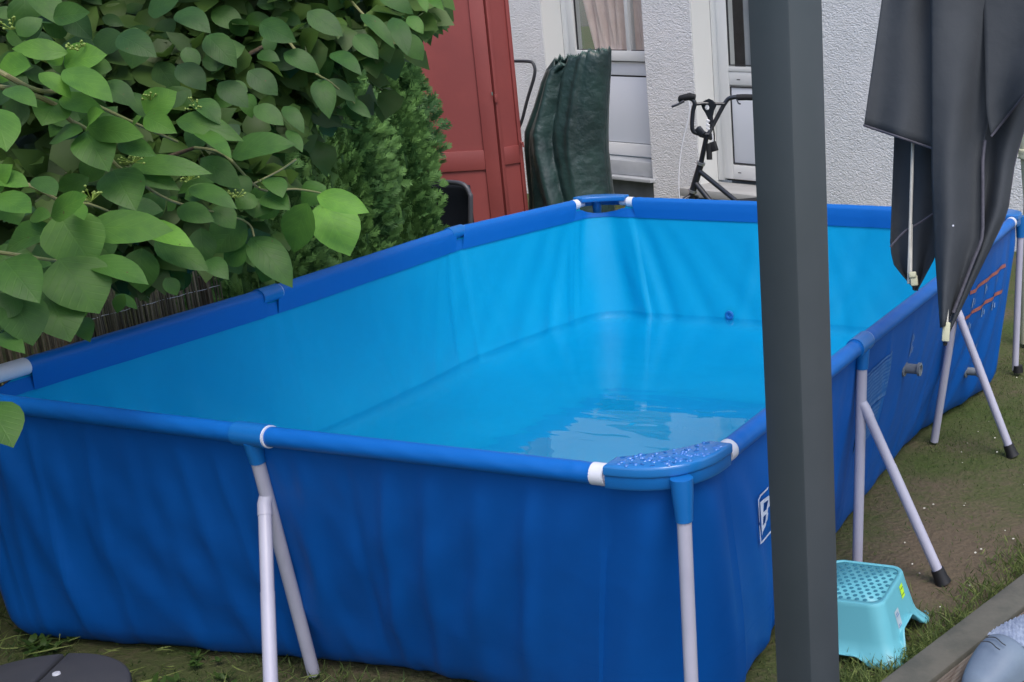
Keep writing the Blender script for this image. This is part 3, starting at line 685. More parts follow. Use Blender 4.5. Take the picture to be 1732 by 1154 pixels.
b = MB(); b.grid([[hp(x, D0+.015, z) for x in (s0+.07, s1-.07)] for z in (1.16, WT-.16)]); b.build('pane', M['glass'], wf, smooth=False)
b = MB(); hbox(b, s0+.078, s0+.084, D0-.004, D0+.01, 1.168, WT-.17); hbox(b, s0+.084, s1-.078, D0-.004, D0+.01, 1.166, 1.172); b.build('gasket', M['gasket'], wf, smooth=False)
b = MB(); hbox(b, WL_+.09, WR_-.09, D0+.012, D0+.03, 0.975, 1.078, .004); hbox(b, WL_+.09, WR_-.09, D0+.016, D0+.03, 0.445, 0.962, .003); b.build('panel', M['panel'], wf)
b = MB(); hbox(b, WL_+.08, WR_-.08, D0+.030, D0+.034, 0.44, 1.09); b.build('shadow_gap', M['gasket'], wf, smooth=False)
b = MB(); hbox(b, WL_+.006, WR_-.004, 0.03, D1, 0.215, 0.33, .004); hbox(b, WL_-.01, WR_+.015, -0.045, 0.2, 0.185, 0.212, .004); b.build('sill', M['sill'], wf)
b = MB(); Pc = []
for k in range(90):
    t = k/89; s_ = s0+.02+(s1-s0-.04)*t; row = []
    for j in range(24):
        z = 1.1+(WT-1.15)*j/23; tie = 0.30*math.exp(-((z-1.05)/0.55)**2)
        ss = s_+tie*(0.5-t)*0.35+(0.17 if t < 0.5 else 0)*max(0, (WT-z)/1.2-0.1)*(1-t)
        d = D0+.065+0.022*math.sin(34*t+1.2*math.sin(3*z))+0.010*math.sin(71*t+2*z)
        row.append(hp(ss, d, z))
    Pc.append(row)
b.grid(Pc); tag(b.build('curtain', M['curtain'], wf), 'folded taupe curtain behind the glass')
# door
dr = MB(); 
hbox(dr, DL+.006, DL+.075, D0, D1, 0.215, WT, .006); hbox(dr, DR-.075, DR-.006, D0, D1, 0.215, WT, .006); hbox(dr, DL+.075, DR-.075, D0, D1, WT-.07, WT, .006)
df = dr.build('door', M['frame'], house)
lf = MB(); a0, a1 = DL+.082, DR-.082; q0, q1 = a0+.10, a1-.10; e0, e1 = D0-.020, D1-.01
hbox(lf, a0, q0, e0, e1, 0.235, WT-.08, .008); hbox(lf, q1, a1, e0, e1, 0.235, WT-.08, .008)
for z0_, z1_ in ((0.235, 0.345), (0.93, 1.03), (WT-.19, WT-.08)): hbox(lf, q0, q1, e0, e1, z0_, z1_, .008)
hbox(lf, q0, q1, e0-.004, e0+.02, 1.03, 1.065, .004)
hbox(lf, q0+.004, q1-.004, e0+.02, e0+.03, 0.345, 0.93)
lf.build('door_leaf', M['frame'], df)
b = MB()
for z0_, z1_ in ((.352, .922), (1.072, WT-.195)):
    hbox(b, q0+.002, q0+.010, e0+.004, e0+.016, z0_, z1_); hbox(b, q0+.010, q1-.010, e0+.004, e0+.016, z0_, z0_+.008); hbox(b, q0+.010, q1-.010, e0+.004, e0+.016, z1_-.008, z1_)
for ss in (q0+.05, q0+.35): hbox(b, ss, ss+.03, e0-.002, e0+.004, .285, .291); hbox(b, ss+.03, ss+.06, e0-.002, e0+.004, .97, .976)
hbox(b, DL+.08, DR-.08, D0+.02, D0+.03, .216, .235)
b.build('gasket', M['gasket'], df, smooth=False)
b = MB(); hbox(b, q0+.011, q1-.011, e0+.010, e0+.018, .36, .915, .002); b.build('door_panel', M['panel'], df)
b = MB(); b.grid([[hp(x, e0+.017, z) for x in (q0, q1)] for z in (1.06, WT-.19)]); b.build('pane', M['glass'], df, smooth=False)
b = MB(); Pc = [[hp(q0+.02+(q1-q0-.04)*k/40, D0+.15+.015*math.sin(k*0.9), 1.0+(WT-1.1)*j/6) for j in range(7)] for k in range(41)]; b.grid(Pc); b.build('curtain', M['sill'], df)
b = MB(); hbox(b, q0+.34, q0+.42, e0-.03, e0-.012, 0.885, 0.90, .003); hbox(b, q0+.37, q0+.385, e0-.014, e0, 0.886, 0.899); b.build('handle', M['black'], df)
b = MB(); hbox(b, DL-.02, DR+.02, -0.20, 0.19, 0.145, 0.205, .005); stp = b.build('door_step', M['step'], house)
b = MB(); hbox(b, DL+.01, DR-.01, -0.14, 0.03, -0.1, 0.144, .004); b.build('step_riser', M['plinth'], stp)

# pink house wall far left behind the shrubs
b = MB(); b.box((-9.5, 5.5, 2.4), (0.3, 14, 5.6), R(8)); o = b.build('neighbour_wall', M['pinkwall'], smooth=False); tag(o, 'pale pinkish wall glimpsed in gaps behind the leaves', 'wall')

# ------------------------------------------------------------------ pergola post
pg = empty('pergola', (0.262, -0.005, 0), 0, 'dark grey square metal pergola post in the foreground', 'pergola post')
b = MB(); b.box((0.262, -0.005, 1.2), (0.089, 0.089, 2.4), PHI, bev=0.005); b.build('post', M['post'], pg)
b = MB(); b.box((0.262, -0.005, 0.072), (0.15, 0.15, 0.008), PHI, bev=0.002); b.build('base_plate', M['post'], pg)
b = MB(); c = Vector((0.262, -0.005, 2.46)); 
b.beam(c-HW*0.045, c+HW*3.6, 0.09, 0.12, 0.004); b.beam(c-HN*0.05+HW*3.5, c-HN*3.2+HW*3.5, 0.09, 0.12, 0.004); b.beam(c-HN*0.05, c-HN*3.2, 0.09, 0.12, 0.004)
b.build('beam', M['post'], pg)


# ------------------------------------------------------------------ parasol
par = empty('parasol', (1.30, 1.35, 0), 0, 'folded dark grey cantilever parasol cloth hanging beside the post', 'parasol')
DP = 2.95
def cloth(name, outline_rows, depth0, dfun, m_, thick=0.002):
    """rows of (v, [u...]) pixels on a hanging sheet; depth varies by dfun(i, j)"""
    return None
def P3(u, v, d): return at(u, v, d)
def sheet(name, L, Rr, nv=40, nu=26, d0=2.95, wav=0.05, k=3.0, ph=0.0, dl=0.0, dr=0.0, par_=None, m_=None, bulge=0.0):
    """cloth between a left and a right border line given as pixel polylines of equal parameter"""
    b = MB(); P = []
    def on(pl, t):
        Ls = [0]
        for a, c in zip(pl, pl[1:]): Ls.append(Ls[-1]+math.dist(a, c))
        d = t*Ls[-1]; i = 0
        while i < len(pl)-2 and d > Ls[i+1]: i += 1
        f_ = (d-Ls[i])/max(1e-9, Ls[i+1]-Ls[i]); return (pl[i][0]+(pl[i+1][0]-pl[i][0])*f_, pl[i][1]+(pl[i+1][1]-pl[i][1])*f_)
    for i in range(nv+1):
        t = i/nv; a = on(L, t); c = on(Rr, t); row = []
        for j in range(nu+1):
            s = j/nu; u = a[0]+(c[0]-a[0])*s; v = a[1]+(c[1]-a[1])*s
            d = d0+dl*(1-s)+dr*s+wav*math.sin(k*s*math.pi+ph+0.5*t)+0.010*math.sin(9*s+5*t+ph)-bulge*math.sin(math.pi*s)
            row.append(P3(u, v, d))
        P.append(row)
    b.grid(P); o = b.build(name, m_ or M['fabric'], par_, auto=0)
    so_ = o.modifiers.new('thick', 'SOLIDIFY'); so_.thickness = 0.003
    return o, P
# back panel (left, behind): ends in the low pointed tip
cl, P1 = sheet('canopy_panel', [(1520, -260), (1512, 240), (1505, 420), (1512, 450), (1548, 492)], [(1660, -260), (1640, 240), (1600, 380), (1584, 432), (1552, 492)], d0=3.02, wav=0.02, dl=0.05, par_=par)
# upper left flap
cl2, P2 = sheet('canopy_panel', [(1520, -260), (1490, 10), (1461, 213)], [(1640, -260), (1600, 40), (1577, 252)], d0=2.93, wav=0.015, dl=0.03, nv=30, par_=par)
# main front roll, narrowing to the long tip at the bottom
cl3, P3_ = sheet('canopy_panel', [(1590, -260), (1575, 0), (1577, 300), (1583, 430), (1592, 555)], [(1800, -260), (1708, 0), (1662, 260), (1662, 400), (1606, 545)], d0=2.86, wav=0.035, k=1.6, ph=3.5, dl=0.06, dr=0.08, bulge=0.03, nv=50, par_=par)
# right hand fold
cl4, P4 = sheet('canopy_panel', [(1690, -260), (1650, 60), (1652, 300), (1640, 430), (1601, 565)], [(1900, -260), (1760, 130), (1716, 270), (1703, 360), (1602, 568)], d0=2.98, wav=0.03, k=2, dr=0.03, par_=par)
# upper right overlap
cl5, P5 = sheet('canopy_panel', [(1650, -260), (1665, 60), (1668, 190), (1676, 232)], [(1900, -260), (1850, 20), (1800, 60), (1790, 90)], d0=2.90, wav=0.03, k=1.5, ph=1.2, dr=-0.05, par_=par)
# hems along the visible lower edges
def hem(P, idx, r=0.0042, off=-0.006):
    pts = [P[i][j] for i, j in idx]; b = MB(); v = Vector(-CF)*(-off); b.tube([p+v for p in pts], r, 8, smooth=2); b.build('hem', M['hem'], par)
nr = len(P3_)-1
hem(P3_, [(i, 26) for i in range(int(nr*0.62), nr+1, 2)])
hem(P2, [(30, j) for j in range(0, 27, 2)], 0.003)
hem(P4, [(i, 26) for i in range(20, 33, 2)], 0.0025)
hem(P5, [(40, j) for j in range(0, 27, 2)], 0.003)
b = MB(); pts = [at(1506, 418, 2.99), at(1530, 392, 2.985), at(1556, 377, 2.98), at(1578, 362, 2.975)]; b.tube(pts, 0.003, 8, smooth=4); b.build('hem', M['hem'], par)
# ribs with their cream end clips
def rib(u0, v0, u1, v1, clip, d):
    b = MB(); b.tube([at(u0, v0, d+0.02), at(u1, v1, d)], 0.0042, 8); r_ = b.build('rib', M['ribm'], par)
    b = MB(); b.beam(at(*clip[0], d-0.006), at(*clip[1], d-0.006), 0.016, 0.018, 0.003, up=CR); b.build('end_clip', M['cream'], r_)
    b = MB(); b.tube([at(clip[1][0], clip[1][1]+1, d), at(clip[1][0]-1, clip[1][1]+7, d)], [0.006, 0.004], 8); b.build('tip', M['black'], r_)
rib(1545, 200, 1537, 480, ((1545, 466), (1547, 484)), 2.965)
rib(1606, 300, 1601, 552, ((1601, 545), (1599, 578)), 2.90)
rib(1541, 380, 1540, 470, ((1543, 460), (1544, 470)), 2.96)
tip_dot = MB(); tip_dot.lathe([(0.0025, 0), (0.002, 0.001), (0.0001, 0.0015)], n=10, T=Matrix.Translation(at(1612, 382, 2.80)) @ Matrix.Rotation(R(70), 4, 'X')); tip_dot.build('eyelet', M['wring'], par)
b = MB(); b.tube([(1.30, 1.35, 0), (1.30, 1.35, 2.6)], 0.035, 16); b.tube([(1.30, 1.35, 2.5), (0.36, 0.98, 2.55)], 0.025, 12); b.build('mast', M['post'], par)

# ------------------------------------------------------------------ cream folded dryer behind the pool corner
dy = 3.45
def aty(u, v, y):
    d = ray(u, v); return Vector(CAM+(y-CAM[1])/d[1]*d)
base = aty(1734, 345, dy); top = aty(1748, 118, dy)
dryer = empty('rotary_dryer', (base.x, base.y, 0), 0, 'cream pole with collar and thin folded rods, behind the pool corner', 'clothes dryer')
b = MB(); x0, y0_ = base.x+0.02, base.y
b.lathe([(0.001, 0), (0.030, 0), (0.030, 0.5), (0.028, 0.66), (0.046, 0.86), (0.048, 0.862), (0.046, 0.88), (0.056, 0.95), (0.062, 1.08), (0.052, 1.17), (0.03, 1.22), (0.001, 1.24)], c=(x0, y0_, 0), n=28); b.build('pole', M['cream'], dryer)
b = MB(); b.lathe([(0.048, 0.846), (0.060, 0.85), (0.062, 0.862), (0.060, 0.872), (0.062, 0.876), (0.060, 0.888), (0.048, 0.892)], c=(x0, y0_, 0), n=28); b.build('collar', M['cream'], dryer)
for du, yy in ((-34, 0.0), (-22, -0.03), (-10, -0.05)):
    a = aty(1722+du*0.15, 266, dy+yy-.03); c = aty(1722+du*0.9, 178, dy+yy-.03); e = a+(c-a)*2.6
    b = MB(); b.tube([a, e], 0.0055, 8); b.build('rod', M['ribm'], dryer)

# ------------------------------------------------------------------ step stool
T_ = Vector((0.262, 0.527, 0))
st = empty('step_stool', (0.12, 0.65, 0), R(-8), 'turquoise plastic step stool with dotted grips, on the grass by the post', 'step stool')
def ST(x, y, z): return Vector((0.128, 0.640, 0))+Matrix.Rotation(R(2), 3, 'Z') @ Vector((x, y, z))
def rrect(hx, hy, r, n_=10):
    out = []
    for cx_, cy_, a0 in ((hx-r, hy-r, 0), (-hx+r, hy-r, 90), (-hx+r, -hy+r, 180), (hx-r, -hy+r, 270)):
        for k in range(n_+1): a = R(a0+90*k/n_); out.append((cx_+r*math.cos(a), cy_+r*math.sin(a)))
    return out
HS = 0.150
b = MB(); ringsP = []
NN = 200
def outline(hx, hy, r):
    o_ = rrect(hx, hy, r, 12); L = [0]
    for i in range(len(o_)): L.append(L[-1]+math.dist(o_[i], o_[(i+1) % len(o_)]))
    res = []
    for k in range(NN):
        d = L[-1]*k/NN; i = 0
        while d > L[i+1]: i += 1
        f_ = (d-L[i])/max(1e-9, L[i+1]-L[i]); p, q = o_[i], o_[(i+1) % len(o_)]; res.append((p[0]+(q[0]-p[0])*f_, p[1]+(q[1]-p[1])*f_))
    return res
top_o = outline(0.096, 0.108, 0.036); bot_o = outline(0.134, 0.126, 0.030)
levels = [(1.0, 0.0, -.5), (1.0, 0.0, 0.0), (0.985, 0.03, 0), (0.95, 0.06, 0), (0.8, 0.2, 0), (0.6, 0.42, 0), (0.4, 0.62, 0), (0.25, 0.78, 0), (0.12, 0.93, 0), (0.05, 1.02, 0)]
for li, (h, k_, ins) in enumerate(levels):
    row = []
    for i in range(NN):
        tx, ty = top_o[i]; bx, by = bot_o[i]; px_, py_ = tx+(bx-tx)*k_, ty+(by-ty)*k_
        # arches cut between the feet: lift the lower edge away from the corners
        a = abs(tx)/0.142; c_ = 0
        side_long = abs(ty) > 0.1075; t_ = (1-abs(tx)/0.062) if side_long else (1-abs(ty)/0.070) if abs(tx) > 0.0955 else 0
        arch = sm(max(0, t_)*1.6)*(0.026 if side_long else 0.060)
        zmin = arch; z = h*HS
        if z < zmin: z = zmin
        foot = (1-arch/0.06); fl = (0.034*max(0, (0.30-h)/0.30)**1.3)*foot; L_ = math.hypot(px_, py_); px_ += px_/L_*fl; py_ += py_/L_*fl
        if ins: px_ *= 0.93; py_ *= 0.9
        row.append(ST(px_, py_, z if not ins else HS+0.001))
    ringsP.append(row+[row[0]])
b.grid(ringsP); b.add([ST(0, 0, HS+.0015)]+[ringsP[0][i] for i in range(NN)], [(0, 1+i, 1+(i+1) % NN) for i in range(NN)])
o = b.build('stool_body', M['stool'], st); sm_ = o.modifiers.new('t', 'SOLIDIFY'); sm_.thickness = 0.003
b = MB()
for i in range(-8, 9):
    for j in range(-6, 7):
        x, y = i*0.0205+(0.010 if j % 2 else 0), j*0.0175
        if abs(x) > 0.082 or abs(y) > 0.092 or (abs(x) > .064 and abs(y) > .075): continue
        b.lathe([(0.0056, 0), (0.0052, 0.0014), (0.0001, 0.0016)], n=10, T=Matrix.Translation(ST(x, y, HS+0.0015)))
tag(b.build('grip_dots', M['stooldot'], st), kind='stuff')
def side_pt(x, y, z):  # on the right flank (x = +)
    k_ = 1-z/HS; return ST(0.096+0.038*k_+0.0045, y, z)
b = MB(); b.grid([[side_pt(0, y, z) for y in (0.028, 0.04, 0.052)] for z in (0.105, 0.12, 0.138)]); b.build('lime_sticker', M['lime'], st, smooth=False)
b = MB()
for z in (0.113, 0.128): b.grid([[side_pt(0, y, z+k*.002)+Vector((.001, 0, 0)) for y in (0.03, 0.05)] for k in (0, 1)])
b.build('sticker_print', M['ink'], st, smooth=False)
b = MB(); b.grid([[side_pt(0, y, z) for y in (-0.045, -0.030, -0.015)] for z in (0.045, 0.07, 0.105)]); b.build('paper_label', M['paper'], st, smooth=False)
for z in (0.055, 0.062, 0.068, 0.090, 0.096):
    b = MB(); b.grid([[side_pt(0, y, z+k*.002)+Vector((.001, 0, 0)) for y in (-.041, -.02-(z*100 % 1)*.01)] for k in (0, 1)])
    b.build('label_print', M['print_f'], st, smooth=False)
b = MB()
for sx, sy in ((1, 1), (1, -1), (-1, 1), (-1, -1)):
    for (dx, dy) in ((0, 0), (.012, .003), (.003, .012), (-.011, .006), (.006, -.011), (-.004, -.004)):
        kx, ky = 0.137+dx, 0.132+dy
        b.lathe([(0.0032, 0), (0.003, 0.001), (0.0001, 0.0014)], n=8, T=Matrix.Translation(ST(sx*kx, sy*ky, 0.016)) @ Matrix.Rotation(R(20)*sx, 4, 'Y'))
tag(b.build('foot_dots', M['stooldot'], st), kind='stuff')

# ------------------------------------------------------------------ kerb and deck
K0, K1 = onz(1504, 1140, .05), onz(1732, 968, .05); K2 = onz(1570, 1154, .05)
kd = (K1-K0).normalized(); kn = Vector((kd.y, -kd.x, 0))
if kn.dot(K2-K0) < 0: kn = -kn
kw = (K2-K0).dot(kn)
ka = math.atan2(kd.y, kd.x)
b = MB(); 
c = K0+kn*(kw/2)+kd*1.2; b.box((c.x, c.y, 0.002), (5.6, kw, 0.096), ka, bev=0.006)
tag(b.build('garden_kerb', M['kerb'], smooth=True), 'weathered dark timber kerb between lawn and deck', 'kerb')
deck = empty('deck', (1.2, 0.5, 0), 0, 'ribbed brown decking boards beside the timber kerb', 'deck')
bw = 0.115
for k in range(26):
    b = MB(); o_ = K0+kn*(kw+0.018+bw/2+k*(bw+0.006))+kd*0.4
    T = Matrix.Translation((o_.x, o_.y, 0.030)) @ Matrix.Rotation(ka-math.pi/2, 4, 'Z')
    if k < 4:
        nr_ = 13; prof = []
        for i in range(nr_*4+1):
            x = -bw/2+bw*i/(nr_*4); prof.append((x, 0.024-(0.005 if i % 4 == 2 else 0.0015 if i % 4 in (1, 3) else 0)))
        b.grid([[T @ Vector((x, y, z)) for x, z in [(-bw/2, -.02)]+prof+[(bw/2, -.02)]] for y in [-2.4+4.8*j/4 for j in range(5)]])
    else: b.box(None, (bw, 4.8, 0.045), mtx=T, bev=0.002)
    b.build('deck_board', M['deck'], deck, smooth=False)

# ------------------------------------------------------------------ shoe on the deck corner
shc = onz(1730, 1112, 0.085)
shoe = empty('shoe', (shc.x, shc.y, 0.055), 0, 'grey-blue slip-on shoe with pale fuzzy lining on the deck', 'shoe')
b = MB(); hx = (onz(1650, 1150, .07)-onz(1732, 1085, .07)).normalized(); hy = Vector((-hx.y, hx.x, 0))
tipp = onz(1640, 1172, 0.07)
def SH(t, s, z): return tipp-hx*(t*0.30)+hy*s+Vector((0, 0, z))
P = []
for i in range(31):
    t = i/30; wd = 0.064*math.sin(math.pi*min(1, t*0.95+0.003))**0.38; ht = 0.012+0.026*sm(t*14)+0.046*sm(t*2.2); row = []
    for j in range(25):
        a = math.pi*j/24; s_ = -math.cos(a)*wd; z = math.sin(a)**0.6*ht
        if t > 0.50: z = min(z, ht*(0.80-0.25*sm((t-0.5)*3)))
        row.append(SH(t, s_, 0.0+z-0.01))
    P.append(row)
b.grid(P); b.add([P[0][j] for j in range(25)], [tuple(range(25))]); b.build('upper', M['shoe'], shoe, auto=0)
b = MB(); P = []
for i in range(41):
    t = 0.50+0.44*i/40; P.append([SH(t, s_/12*0.050*math.sin(math.pi*min(1, t*.95+.003))**.5, 0.060+0.012*math.cos(s_/12*1.5)*sm(i/6)+0.0022*math.sin(i*2.9+s_*2.3)+0.002*math.cos(i*1.3-s_*3.9)) for s_ in range(-12, 13)])
b.grid(P); b.build('lining', M['lining'], shoe, auto=0)
for t0 in (0.30, 0.38):
    b = MB(); b.tube([SH(t0+.02*math.sin(k), -0.03+0.011*k, 0.075+0.004*math.sin(k*.6)) for k in range(6)], 0.0012, 6, smooth=3); b.build('seam', M['gasket'], shoe)

# ------------------------------------------------------------------ round stand weight bottom left
dc = onz(22, 1192, 0.06)
wt = empty('stand_weight', (dc.x, dc.y, 0), 0, 'flat round dark grey parasol weight split by a seam', 'parasol weight')
RW = 0.228
def seg(a0, a1, name='weight_segment'):
    b = MB(); poly = [(0.006*math.cos(R((a0+a1)/2)), 0.006*math.sin(R((a0+a1)/2)))]+[(RW*math.cos(R(a)), RW*math.sin(R(a))) for a in np.linspace(a0, a1, 28)]
    b.prism(poly, 0.0, 0.062, T=Matrix.Translation((dc.x, dc.y, 0)), bev=0.008); b.build(name, M['weight'], wt)
sa = math.degrees(math.atan2((onz(125, 1090, .06)-onz(60, 1154, .06)).y, (onz(125, 1090, .06)-onz(60, 1154, .06)).x))
for k in range(4): seg(sa+90*k+1.2, sa+90*(k+1)-1.2)
p = onz(95, 1138, .066); b = MB(); b.lathe([(0.009, 0), (0.008, 0.004), (0.0001, 0.005)], c=(p.x, p.y, 0.062), n=14); b.build('filler_cap', M['wring'], wt)

# ------------------------------------------------------------------ red cabinet
def dirv(a): return Vector((math.cos(R(a)), math.sin(R(a)), 0))
cab0 = Vector((-3.628, 4.6, 0))
cab = empty('red_cabinet', (-4.0, 4.4, 0), 0, 'tall dark red wooden cabinet with panelled door', 'cabinet')
HC = 2.15
def face_panel(b, o_, d, w_, z0_, z1_, th, stile=0.07, rails=((0.0, 0.08), (0.62, 0.14), (1.98, 0.17))):
    """framed panel standing along d from o_"""
    nrm = Vector((d.y, -d.x, 0)); 
    def bx(s0, s1, za, zb, t0, t1, bev=.003):
        c = o_+d*((s0+s1)/2)+nrm*((t0+t1)/2)+Vector((0, 0, (za+zb)/2)); b.box(c, (s1-s0, abs(t1-t0), zb-za), math.atan2(d.y, d.x), bev=bev)
    bx(0.001, w_-.001, z0_, z1_, 0, -th*0.6, 0); bx(0, stile, z0_, z1_, 0.0, th*0.5); bx(w_-stile, w_, z0_, z1_, 0, th*0.5)
    for z, h in rails: bx(stile, w_-stile, z0_+z, min(z1_, z0_+z+h), 0, th*0.5-.001)
dl_ = dirv(40)
b = MB(); face_panel(b, cab0-dl_*0.78, dl_, 0.78, 0.05, HC, 0.03, stile=0.085, rails=((0, .1), (0.50, 0.12), (HC-.2, .15))); b.build('side_panel', M['red'], cab)
dn_ = dirv(130)
b = MB(); c = cab0-dl_*0.39+dn_*0.26; b.box((c.x, c.y, HC/2), (0.76, 0.47, HC-.06), R(40)); b.box((c.x, c.y, HC+.0), (0.82, 0.53, 0.05), R(40), bev=.006); b.build('cabinet_body', M['red'], cab)
dd_ = dirv(74)
b = MB(); face_panel(b, cab0+dd_*0.006+Vector((0.004, 0, 0)), dd_, 0.172, 0.05, HC-.02, 0.026, stile=0.026, rails=((0, .1), (0.52, 0.11), (HC-.2, .13))); dd = b.build('door', M['red'], cab)
b = MB(); q = cab0+dd_*0.165+Vector((0.025, -0.012, 0.70)); b.tube([q, q+Vector((0.015, -0.02, 0)), q+Vector((0.03, -0.02, -0.012))], 0.006, 8); b.tube([q+Vector((.028, -.02, .004)), q+Vector((.03, -.022, -.03))], .005, 8); b.build('handle', M['red'], dd)
b = MB()
for z in (0.98, 1.8): b.box(cab0+dd_*0.01+Vector((0.022, -0.012, z)), (0.02, 0.012, 0.05), R(74), bev=.002)
b.build('hinge', M['red'], dd)
b = MB()
for z in (1.0,): b.tube([cab0+Vector((.02, -.03, z)), cab0+Vector((.02, -.03, z+.02))], .004, 8)
b.build('screw', M['tarp_edge'], dd)

# ------------------------------------------------------------------ green cover
gy = 4.95
gc = empty('green_cover', aty(955, 340, gy).to_2d().to_3d(), 0, 'tall dark green tarpaulin cover with ragged open top, against the wall', 'cover')
rowsG = [(1.24, 925, 1017), (1.13, 913, 1016), (1.05, 905, 1014), (0.89, 893, 1011), (0.74, 879, 1009), (0.62, 879, 1009), (0.45, 884, 1013), (0.33, 888, 1017), (0.15, 889, 1019), (0.0, 890, 1022)]
b = MB(); P = []; random.seed(4); NG = 120
def zpix(u, z, y):  # x of the ray column u at plane y and height z: keep x only
    return aty(u, 200, y).x
jag = [0.022*abs(math.sin(i*0.23+1.3*math.sin(i*.11)))+0.012*random.random()+0.03*random.random()*(i % 9 == 0) for i in range(NG)]
for ri_, (z, uL, uR) in enumerate(rowsG):
    # convert: find x at this height by solving along the plane
    def xat(u):
        lo, hi = -200, 1200
        for _ in range(40):
            mid = (lo+hi)/2
            if aty(u, mid, gy).z > z: lo = mid
            else: hi = mid
        return aty(u, lo, gy).x
    xL, xR = xat(uL), xat(uR); cx_ = (xL+xR)/2; rx = (xR-xL)/2; ry = rx*(0.55+0.30*(1.27-z)); row = []
    for i in range(NG):
        a = 2*math.pi*i/NG
        fo = 1+0.03*math.sin(3*a+2.2*z)+0.010*math.sin(9*a+3*z+1)+0.22*math.exp(-((a-4.98+0.75*z)/0.16)**2)-0.30*math.exp(-((a-5.20+0.70*z)/0.10)**2)+.12*math.exp(-((a-5.45+.35*z)/0.08)**2)-.1*math.exp(-((a-4.0)/0.12)**2)
        fo = 1+(fo-1)*(0.6+0.6*sm(z/1.0))
        x, y = cx_+rx*math.cos(a)*min(fo, 1.0), gy+0.1+ry*math.sin(a)*fo
        zz = z-(jag[i] if ri_ == 0 else jag[i]*.3 if ri_ == 1 else 0)-(0.05*sm((1.0-abs(i/NG-0.62)*8)) if ri_ == 0 else 0)+(.03*math.cos(a) if ri_ == 0 else 0)
        row.append(Vector((x, y, zz)))
    P.append(row+[row[0]])
# refine rows
PP = []
for r0, r1 in zip(P, P[1:]):
    for k in range(4): PP.append([p.lerp(q, k/4) for p, q in zip(r0, r1)])
PP.append(P[-1])
b.grid(PP); o = b.build('cover_sheet', M['tarp'], gc, auto=0); s_ = o.modifiers.new('t', 'SOLIDIFY'); s_.thickness = 0.004
b = MB(); 
for i in range(0, NG, 1): b.add([P[0][i], P[0][i+1], P[0][i+1]+Vector((0, 0, .012+.012*random.random())), P[0][i]+Vector((rnd(-.004, .004), -.002, .010*random.random()))], [(0, 1, 2, 3)])
b.build('frayed_edge', M['tarp_edge'], gc)

# trolley handle behind the cover
hx_ = 5.1
a = [aty(850, 104, hx_), aty(893, 104, hx_), aty(903, 110, hx_), aty(904, 128, hx_), aty(893, 165, hx_), aty(884, 200, hx_)]
low = a[-1]+(a[-1]-a[-2])*1.6
low2 = Vector((low.x-0.06, low.y, 0.0))
tr = empty('trolley_handle', (a[0].x, a[0].y, 0), 0, 'bent dark tube handle between red cabinet and green cover', 'trolley')
b = MB(); b.tube(a+[low, low2], 0.0105, 12, smooth=5); c0 = a[0]; b.tube([a[0], c0+Vector((-.10, 0, -.01)), c0+Vector((-.16, 0, -.10)), Vector((c0.x-.2, c0.y, 0))], .0085, 12, smooth=5); b.build('handle_tube', M['pipe'], tr)
b = MB(); b.box((a[0].x-0.03, a[0].y, 0.04), (0.34, 0.24, 0.02), 0, bev=.004); b.build('toe_plate', M['pipe'], tr)

# ------------------------------------------------------------------ bicycle
by_ = 4.0
def bq(u, v, dy_=0.0): return aty(u, v, by_+dy_)
hb, ht_ = bq(1172, 322), bq(1185, 278)           # head tube bottom and top
stem = bq(1194, 234); clampc = bq(1197, 228)
bike = empty('bicycle', (hb.x, hb.y, 0), 0, 'small black bicycle with high handlebars leaning behind the pool', 'bicycle')
ax = (ht_-hb).normalized()
fwd = Vector((-0.80, -0.60, 0))                 # front wheel points out towards the left front
fr = MB(); fr.tube([hb, ht_], 0.0185, 16)
down_dir = Vector((0.86, 0.42, -0.62)).normalized()
a1, a2 = hb+ax*0.115, hb+ax*0.045
bb = a2+(bq(1232, 372, .15)-a2)*1.9
bb = Vector((hb.x+0.40, hb.y-0.14, 0.26)); seat_j = Vector((hb.x+0.46, hb.y-0.16, 0.44))
fr.tube([a1, seat_j], 0.0135, 14); fr.tube([a2, bb], 0.0155, 14); fr.tube([seat_j+Vector((.01, 0, .05)), bb], 0.013, 14)
rear = Vector((hb.x+0.74, hb.y-0.26, 0.25)); fr.tube([bb, rear], 0.009, 10); fr.tube([seat_j, rear], 0.008, 10)
fr.build('frame', M['bike'], bike)
for p_, q_ in ((ht_-ax*.002, ht_+ax*.012), (hb-ax*.012, hb+ax*.002)): b = MB(); b.tube([p_, q_], 0.0235, 16); b.build('headset_cup', M['steel'], bike)
frontc = Vector((hb.x-0.10, hb.y+0.03, 0.25)); side = Vector((0.33, 0.94, 0)).normalized()
b = MB(); crown = hb-ax*0.03
for s_ in (-1, 1): b.tube([crown+side*0.005*s_, crown+side*0.045*s_-ax*.01, frontc+side*0.05*s_], 0.011, 10)
b.tube([hb, crown-ax*.01], .016, 12); b.build('fork', M['bike'], bike)
